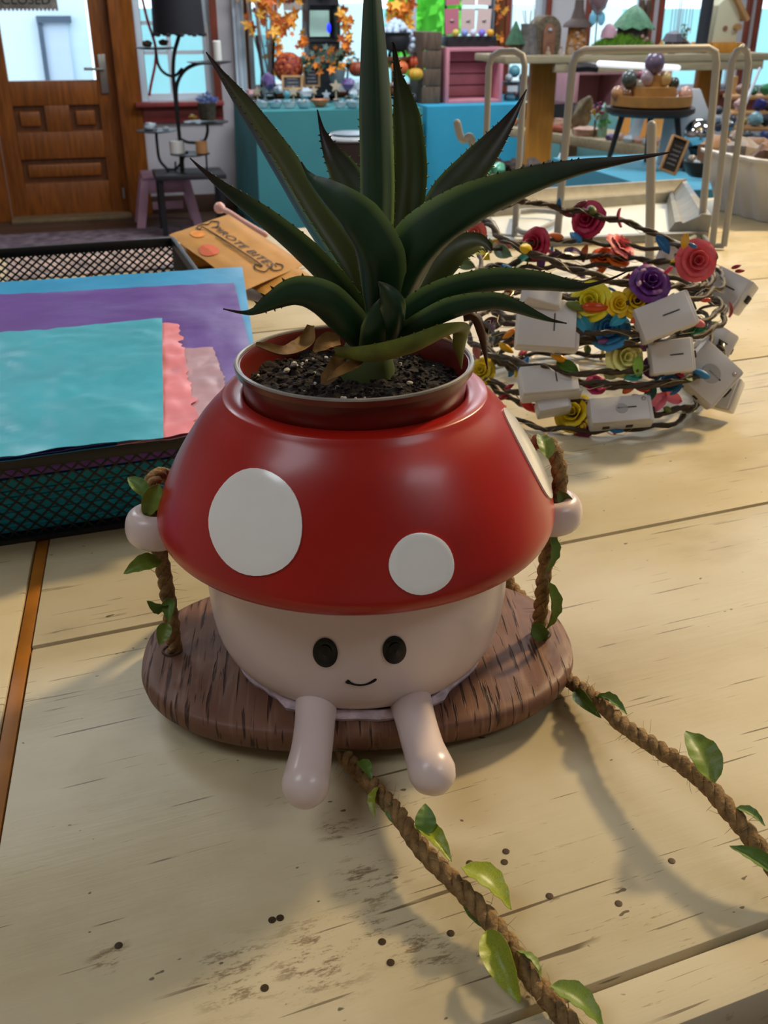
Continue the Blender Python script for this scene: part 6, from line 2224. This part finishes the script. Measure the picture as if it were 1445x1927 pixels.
# green quartz point, gem tree
p = Bn(1133, .12)
s = S(p)
one(MB().lathe([(10 * s, 0), (10 * s, 42 * s), (6 * s, 52 * s), (.001, 60 * s)], 6, p), 'crystal_point', M('pale_green_quartz', '#9fcfb8', .2, alpha=.9), 'pale green crystal point standing on the bench', 'crystal', smooth=0)
p = Bn(1118, .06)
t = thing('gem_tree', 'gem tree with yellow, purple and green beads on the bench', 'ornament', p)
MB().tube([p, p + UP * 30 * s], 2 * s, 6).build('trunk', m_moss, t)
rr = random.Random(4)
for col, c_, n in (('#d8b02a', (-4, 44), 16), ('#7a3a8c', (2, 50), 14), ('#b03a5c', (6, 42), 12), ('#6ab86a', (18, 26), 30)):
    mb = MB()
    for k in range(n):
        mb.ell(p + V(((c_[0] + rr.gauss(0, 5)) * s, rr.gauss(0, 4) * s, (c_[1] + rr.gauss(0, 5)) * s)), 2.6 * s, 6, 5)
    mb.build('beads', M('bead_' + col.strip('#'), col, .3), t, kind='stuff')
for i, px in enumerate((1150, 1166, 1184, 1202, 1218, 1236, 1254, 1270)):
    bench_stone(px, 9 + (i % 3), [5, 1, 4, 1, 4, 1, 4, 4][i], '%s pale raw stone counted along the bench right of the crystal point' % ['first', 'second', 'third', 'fourth', 'fifth', 'sixth', 'seventh', 'eighth'][i], .04 + .03 * (i % 2), (1.2, .8, .7))
for i, px in enumerate((1172, 1205, 1240)):
    p = Bn(px, .28)
    s = S(p)
    t = thing('salt_lamp', 'glowing amber selenite slab behind the round stand, %s from the left' % ['first', 'second', 'third'][i], 'lamp', p)
    MB().lathe([(13 * s, 0), (12 * s, 40 * s), (8 * s, 58 * s), (.001, 60 * s)], 7, p).build('stone', M('amber_selenite', '#e0a860', .4, emit=.25), t, smooth=0)
p = Bn(1190, .14)
s = S(p)
one(MB().prism([p + dv * x * s + UP * z * s + nv_ * z * .25 * s for x, z in ((-14, 0), (14, 0), (17, 40), (-9, 42))], nv_ * .006), 'price_sign', M('pale_blue_card', '#a8bcc8', .6), 'blank pale blue card leaning on the bench under the round stand', 'card')
# pink crate at the back right
q0 = W(1078, 134, 5.75)
q1 = W(1252, 134, 5.75)
crate(1078, 1170, 134, 212, 5.75, 'pink crate seen through the wire rack above the bench', M('mauve_pink_paint', '#b98a92', .6, var=.08, vs=12), W(1100, 214, 5.75).z, 1, .3)
crate(1174, 1256, 134, 212, 5.75, 'second pink crate behind the egg stones', MATS['mauve_pink_paint'], W(1100, 214, 5.75).z, 2, .3)
zb = W(1100, 214, 5.75).z
t = thing('crate_stand', 'low teal-draped stand under the pink crates behind the bench', 'stand', ((q0.x + q1.x) / 2, 5.95, FLOOR_Z))
MB().box(((q0.x + q1.x) / 2, 5.95, (zb + FLOOR_Z) / 2 - .001), (q1.x - q0.x + .1, .42, zb - FLOOR_Z - .002)).build('drape', M('soft_teal_cloth', '#6fa8a8', .8), t, bevel=.01)
t = thing('tube_light', 'white light tube under the fairy shelf', 'light', D(1200, 124, 4.9))
MB().tube([D(1128, 120, 4.95), D(1275, 128, 4.95)], .014, 10, roundcap=True).build('tube', M('white_tube', '#f0f0f4', .4, emit=.9), t)
# jars with amber sticks between table and bench
for i, (px, col) in enumerate(((1030, '#c8842c'), (1056, '#d0923a'))):
    c = W(px, 190, 6.55)
    c.z = DZ
    s = S(c)
    t = thing('incense_jar', 'clear jar of amber incense sticks on the blue table, %s of two' % ('left' if i == 0 else 'right'), 'jar', c)
    MB().lathe([(10 * s, 0), (10 * s, 34 * s), (9 * s, 34 * s), (9 * s, 2 * s), (.001, 2 * s)], 18, c).build('glass', CLEAR, t)
    for k in range(9):
        a = k * .7
        MB().tube([c + V((4 * s * math.cos(a), 4 * s * math.sin(a), 3 * s)), c + V((8 * s * math.cos(a), 8 * s * math.sin(a), 64 * s))], .9 * s, 5).build('stick', M('amber_stick_%d' % i, col, .6), t)
    MB().box(c + V((0, -10.4 * s, 22 * s)), (13 * s, .003, 18 * s)).build('tag', m_trayb, t)
for i, (px, py, r, h2, lb) in enumerate(((960, 192, 12, 16, 'squat clear glass jar right of the pink crate'), (984, 186, 11, 40, 'tall clear glass jar behind the wire rack corner'), (1000, 190, 9, 34, 'narrow clear glass jar beside the incense jars'))):
    c = W(px, py, 6.7)
    c.z = DZ
    s = S(c)
    t = thing('glass_jar', lb, 'jar', c)
    MB().lathe([(r * s, 0), (r * s, h2 * .7 * s), (r * .7 * s, h2 * .82 * s), (r * .75 * s, h2 * s), (r * .66 * s, h2 * s), (r * .6 * s, h2 * .8 * s), (r * .9 * s, h2 * .66 * s), (r * .9 * s, 2 * s), (.001, 2 * s)], 18, c).build('glass', CLEAR, t)
    MB().lathe([(.001, 2 * s), (r * .85 * s, 2 * s), (r * .85 * s, h2 * .4 * s), (.001, h2 * .45 * s)], 14, c).build('contents', [m_cl[2], m_cl[0], m_grey][i], t)
for i, (px, py, r, mt, lb) in enumerate(((968, 134, 11, m_cl[2], 'aqua glass ball on the dark shelf behind the rack'), (985, 146, 9, m_cl[4], 'dark stone ball on the dark shelf behind the rack'), (958, 146, 7, m_cl[0], 'white stone ball on the dark shelf behind the rack'), (1010, 130, 10, m_cl[4], 'dark figurine lump beside the amber post'))):
    c = W(px, py, 6.95)
    one(MB().ell(c, r * S(c), 14, 9), 'stone_ball', mt, lb, 'ball')
c = W(975, 156, 6.95)
one(MB().box(c, (62 * S(c), .2, .02)), 'riser_shelf', m_blk, 'dark narrow riser shelf holding stone balls at the window', 'shelf')

# ================================================================== LOW BLUE TABLE, ROUND STAND, SPHERES
m_blue2 = M('soft_blue_cloth', '#4f9bb4', .8, var=.06, vs=5)
cloth_table('low_table', 'low table under a pale blue cloth behind the wire rack', 1.86, 2.9, 3.05, 3.95, DZ, FLOOR_Z + .01, m_blue2, seed=9)
c = D(1223, 208, 4.05)
s = S(c)
ds_ = thing('round_stand', 'dark round three-legged stand on the blue table', 'stand', V((c.x, c.y, DZ)))
MB().lathe([(.001, -8 * s), (72 * s, -8 * s), (82 * s, -2 * s), (82 * s, 6 * s), (.001, 8 * s)], 40, c).build('top', M('very_dark_wood', '#2a1d18', .5, var=.2, vs=20), ds_)
for a in (2.5, -.6, 1.0):
    e = V((math.cos(a), math.sin(a), 0))
    f_ = V((c.x, c.y, DZ)) + e * 70 * s
    MB().tube([c + e * 50 * s - UP * 7 * s, f_], [6 * s, 4.5 * s], 10).build('leg', MATS['very_dark_wood'], ds_)
# wooden tiered egg tray with stone eggs
m_bam = M('bamboo_wood', '#a8783c', .5, var=.15, vs=30)
tc = c + UP * 8 * s
et = thing('egg_tray', 'tiered bamboo tray holding polished stone eggs on the round stand', 'tray', tc)
MB().lathe([(70 * s, 0), (74 * s, 2 * s), (74 * s, 20 * s), (69 * s, 20 * s), (69 * s, 8 * s), (.001, 8 * s)], 36, tc).build('tier', m_bam, et)
MB().lathe([(44 * s, 8 * s), (44 * s, 34 * s), (.001, 34 * s)], 30, tc).build('tier', m_bam, et)
MB().lathe([(24 * s, 34 * s), (24 * s, 54 * s), (.001, 54 * s)], 24, tc).build('tier', m_bam, et)
MB().lathe([(8 * s, 54 * s), (7 * s, 66 * s), (.001, 66 * s)], 16, tc).build('peg', m_bam, et)
eggs = [(1232, 118, 18, '#6a5a70', 'purple-grey stone egg at the very top of the egg tray'), (1184, 149, 14, '#4a5450', 'dark green stone egg on the left of the egg tray'), (1216, 146, 14, '#a8949c', 'pale mauve stone egg left of centre on the egg tray'), (1204, 162, 12, '#8d7a68', 'brown stone egg in front on the egg tray'), (1268, 157, 10, '#33382f', 'black-green stone egg right of centre on the egg tray'), (1252, 148, 12, '#c8a86c', 'honey stone egg behind the black-green egg'), (1244, 178, 13, '#5a5438', 'olive stone egg low in the egg tray'), (1162, 176, 12, '#b8865c', 'orange-brown stone egg at the left rim of the egg tray'), (1290, 178, 13, '#cc9a88', 'peach stone egg at the right rim of the egg tray'), (1208, 142, 8, '#8a3a50', 'small crimson stone egg behind the mauve one'), (1180, 178, 11, '#7a5230', 'chestnut stone egg beside the left rim egg')]
for px, py, r, col, lb in eggs:
    q = D(px, py, c.dot(FW) - .03)
    one(MB().ell(q, (r * s, r * s, r * 1.12 * s), 18, 12), 'stone_egg', M('egg_' + col.strip('#'), col, .22, var=.2, vs=30, coat=.4), lb, 'egg', 'stone eggs on the tiered tray')
sign(1268, 292, 3.55, 34, 66, 'tall chalkboard sign leaning on the blue table before the round stand', .2, 5, rot=.33)
# backdrop with a mirrored sphere
q = D(1300, 262, 4.0)
s = S(q)
t = thing('white_backdrop', 'white arched board behind the mirror sphere', 'board', V((q.x, q.y, DZ)))
pts = [(-44, -68), (44, -68), (44, 40), (20, 84), (-12, 84), (-40, 44)]
MB().prism([q + RT * x * s + UP * max(DZ - q.z, z * s) + FW * .10 for x, z in pts], FW * .02).build('board', M('chalk_white', '#c4c8cc', .6), t, bevel=.003)
q = D(1314, 252, 3.92)
one(MB().ell(q, 27 * S(q), 28, 18), 'mirror_sphere', M('mirror_metal', '#d8dadc', .04, metal=1.0), 'large mirror sphere on its stand before the white backdrop', 'sphere')
t = thing('sphere_stand', 'dark ring stand under the mirror sphere', 'stand', V((q.x, q.y, DZ)))
MB().lathe([(22 * s, DZ - q.z), (14 * s, DZ - q.z + .02), (8 * s, -38 * s), (16 * s, -24 * s), (12 * s, -24 * s), (.001, -30 * s)], 20, q).build('stand', m_blk, t)
t, c, r, h_ = bowl(1318, 332, 3.45, 34, 28, M('dark_teal_bowl', '#2e4446', .4), 'dark teal bowl of clear chips on the blue table', 'bowl', 'bowl', 1.2, [m_cl[0], m_steel, M('gold_chip', '#c8a45c', .3)])
bowl(1352, 322, 3.7, 26, 16, m_grey, 'flat grey stone bowl right of the teal bowl', 'bowl', 'bowl', 1.2, [m_grey, m_cl[1]])

# crystal shelves at the far right
q = D(1420, 230, 3.9)
s = S(q)
su = thing('stepped_shelf', 'narrow wooden stepped shelf of crystals at the right edge', 'shelf', V((q.x, q.y, DZ)))
levels = [(182, .18), (212, .12), (240, .06), (270, .0)]
for i, (py, off) in enumerate(levels):
    a = D(1432, py, 3.9 + off)
    MB().box(a, (130 * s, .12, .014), Matrix.Rotation(YAW, 3, 'Z')).build('shelf_board', m_pine, su, bevel=.002)
for px in (1368, 1500):
    a = D(px, 240, 4.12)
    MB().box(V((a.x, a.y, (DZ + .12) / 2)), (.02, .03, .12 - DZ), Matrix.Rotation(YAW, 3, 'Z')).build('upright', m_pine, su)
items = [(1392, 0, 11, 0, '#8a6a5c', 'brown jar stone on the top step'), (1416, 0, 9, 1, '#2a6a4c', 'green glass bird on the top step'), (1440, 0, 12, 1, '#3a8a5c', 'green tuft on the top step at the edge'),
         (1390, 1, 12, 1, '#d0a8a4', 'rose quartz chunk on the second step'), (1428, 1, 13, 1, '#2a2a6a', 'deep blue sodalite on the second step'), (1446, 1, 12, 1, '#5c5450', 'grey-brown stone on the second step'), (1430, 1, 8, 1, '#d07a5c', 'coral stone at the back of the second step'),
         (1372, 2, 12, 0, '#3a3c44', 'black polished ball on the third step'), (1396, 2, 9, 1, '#9a8a4a', 'mustard green stone on the third step'), (1420, 2, 14, 1, '#7fa8b4', 'blue-grey quartz on the third step'), (1440, 2, 12, 1, '#2c3038', 'charcoal stone on the third step'),
         (1382, 3, 12, 1, '#b89a84', 'beige conch-like stone on the lowest step'), (1402, 3, 11, 1, '#3c4448', 'slate pebble on the lowest step'), (1420, 3, 10, 1, '#6a7478', 'grey pebble on the lowest step'), (1436, 3, 11, 1, '#2a3a6a', 'navy stone on the lowest step')]
for px, lv, r, ir, col, lb in items:
    py, off = levels[lv]
    a = D(px, py, 3.86 + off)
    r_ = r * s
    one(MB().ell(a + UP * (.007 + r_ * .85), (r_, r_ * .9, r_ * .85), 12, 8, None, .4 if ir else 0, px), 'stone', M('shelfstone_' + col.strip('#'), col, .3, var=.2, vs=30), lb, 'stone')
t = thing('selenite_wand', 'slanting white selenite wand leaning on the stepped shelf', 'crystal', D(1392, 215, 3.8))
MB().tube([D(1392, 218, 3.82), D(1430, 128, 3.95)], [4 * s, 3 * s], 6).build('wand', m_cl[0], t, smooth=0)
for i, (px, py, r, mt, lb) in enumerate(((1352, 208, 8, m_cl[4], 'black bead topmost in the little stack by the rack wire'), (1350, 222, 8, m_cl[0], 'white bead in the little stack by the rack wire'), (1352, 238, 9, m_cl[4], 'dark bead lowest in the little stack by the rack wire'), (1372, 236, 10, M('chrome_ball', '#8a9098', .1, metal=.9), 'chrome ball beside the little bead stack'))):
    a = D(px, py, 3.8)
    one(MB().ell(a, r * s, 14, 9), 'bead', mt, lb, 'bead')

# rocks, green glass on floor-level ledge seen under the bench
lz = -.46
t = thing('low_ledge', 'low dark ledge of rocks under the bench', 'ledge', V((2.0, 5.0, FLOOR_Z)))
l0, l1 = D(925, 330, 5.0), D(1150, 330, 5.0)
MB().box((l0 + l1) / 2 + UP * -.02, ((l1 - l0).length, .3, .04), Matrix.Rotation(YAW, 3, 'Z')).build('board', M('dark_ledge', '#4a4038', .7), t)
for q in (l0, l1):
    MB().box(V((q.x, q.y, (FLOOR_Z + q.z - .04) / 2)), (.04, .2, q.z - .04 - FLOOR_Z)).build('leg', MATS['dark_ledge'], t)
for i, (px, r, col, lb) in enumerate(((940, 18, '#3a2c28', 'rough dark brown rock at the left of the low ledge'), (968, 16, '#4a3c34', 'rough brown rock second on the low ledge'), (1005, 17, '#6a5c54', 'grey-brown rock in the middle of the low ledge'), (1035, 15, '#50463f', 'dark grey rock beside the middle rock'), (1078, 17, '#4c5450', 'smooth grey-green rock at the right of the low ledge'))):
    a = D(px, 322, 4.95)
    one(MB().ell(a + UP * r * .3 * S(a), (r * S(a) * 1.2, r * S(a) * .8, r * S(a) * .9), 14, 9, None, .8, px), 'rock', M('rock_' + col.strip('#'), col, .8, var=.3, vs=30), lb, 'rock')
for i, (px, py, r, lb) in enumerate(((915, 322, 11, 'emerald glass lump left of the pale green one'), (938, 318, 13, 'pale green glass lump beside the big agave leaf'))):
    a = D(px, py, 4.6)
    one(MB().ell(a, (r * S(a), r * S(a), r * .9 * S(a)), 12, 8, None, .4, i), 'glass_lump', M('green_glass_%d' % i, ['#2f9a6c', '#6fbf9a'][i], .15), lb, 'glass')
a = D(927, 345, 4.6)
one(MB().lathe([(.06, FLOOR_Z - a.z), (.05, -.3), (.16, -.02), (.16, 0), (.001, .0)], 20, a + UP * .02), 'pedestal', m_moss, 'mossy pedestal carrying the green glass lumps', 'pedestal')
a0, a1 = D(1035, 330, 4.6), D(1058, 290, 4.65)
one(MB().tube([a0, a1], .012, 6), 'crystal_wand', m_cl[0], 'clear crystal wand standing among the rocks under the bench', 'crystal', smooth=0)

# white corrugated bin with stones on the counter's right
c4 = [G(1362, 412), G(1500, 462), TP(1.62, 1.68), TP(1.20, 1.66)]
b0, b1 = V((1.16, 1.62, 0)), V((1.62, 1.40, 0))
t = thing('storage_bin', 'white ribbed bin of stones on the right of the counter', 'bin', V((1.45, 1.62, 0)))
def binP(a, z, k=1.0):
    """rounded rectangle outline with ribs"""
    ca, sa = math.cos(a), math.sin(a)
    p_ = 5
    q = (abs(ca) ** p_ + abs(sa) ** p_) ** (-1 / p_)
    rib = 1 + .012 * (1 if math.sin(a * 22) > 0 else 0)
    return V((1.47, 1.66, 0)) + (tu * .34 * ca * q + tv * .14 * sa * q) * k * rib + UP * z
mb = MB()
n = 132
vs, fs = [], []
prof = [(.001, .9), (.07, .98), (.105, 1.0), (.108, 1.04), (.112, 1.04), (.112, .985), (.06, .95), (.012, .88)]
for z, k in prof:
    vs += [binP(2 * PI * i / n, z, k) for i in range(n)]
for j in range(len(prof) - 1):
    for i in range(n):
        fs.append([j * n + i, j * n + (i + 1) % n, (j + 1) * n + (i + 1) % n, (j + 1) * n + i])
fs.append([(len(prof) - 1) * n + i for i in range(n)])
fs.append(list(range(n))[::-1])
mb.add(vs, fs).build('bin_wall', M('white_bin_plastic', '#c2c2c4', .45), t)
rr = random.Random(77)
fill_ = [M('bin_stone_tan', '#8a6a54', .6, var=.3, vs=40), M('bin_stone_brown', '#6a4c3c', .6, var=.3, vs=40), M('bin_stone_grey', '#7d7470', .6, var=.3, vs=40), M('bin_stone_orange', '#c07a24', .35, var=.2, vs=40)]
k = 0
for i in range(9):
    for j in range(4):
        q = V((1.47, 1.66, 0)) + tu * (-.28 + .56 * i / 8 + rr.uniform(-.02, .02)) + tv * (-.10 + .2 * j / 3 + rr.uniform(-.01, .01)) + UP * (.10 + rr.uniform(0, .015))
        one(MB().ell(q, (rr.uniform(.030, .04), .032, .026), 9, 6, Matrix.Rotation(k, 3, 'Z'), .5, k), 'bin_stone', fill_[3 if (j == 0 and i in (2, 3, 5)) else k % 3], 'tumbled stone in the white ribbed bin, %s row, %s from the left' % (['front', 'second', 'third', 'back'][j], ['first', 'second', 'third', 'fourth', 'fifth', 'sixth', 'seventh', 'eighth', 'ninth'][i]), 'stone', 'stones in the white bin')
        k += 1
q = V((1.47, 1.66, 0)) + tu * -.27 + tv * -.05 + UP * .142
one(MB().ell(q, (.022, .018, .024), 12, 8, None, .5, 3), 'coral_stone', M('coral_cloth', '#c4685c', .7), 'coral pink pointed stone at the left of the bin', 'stone')
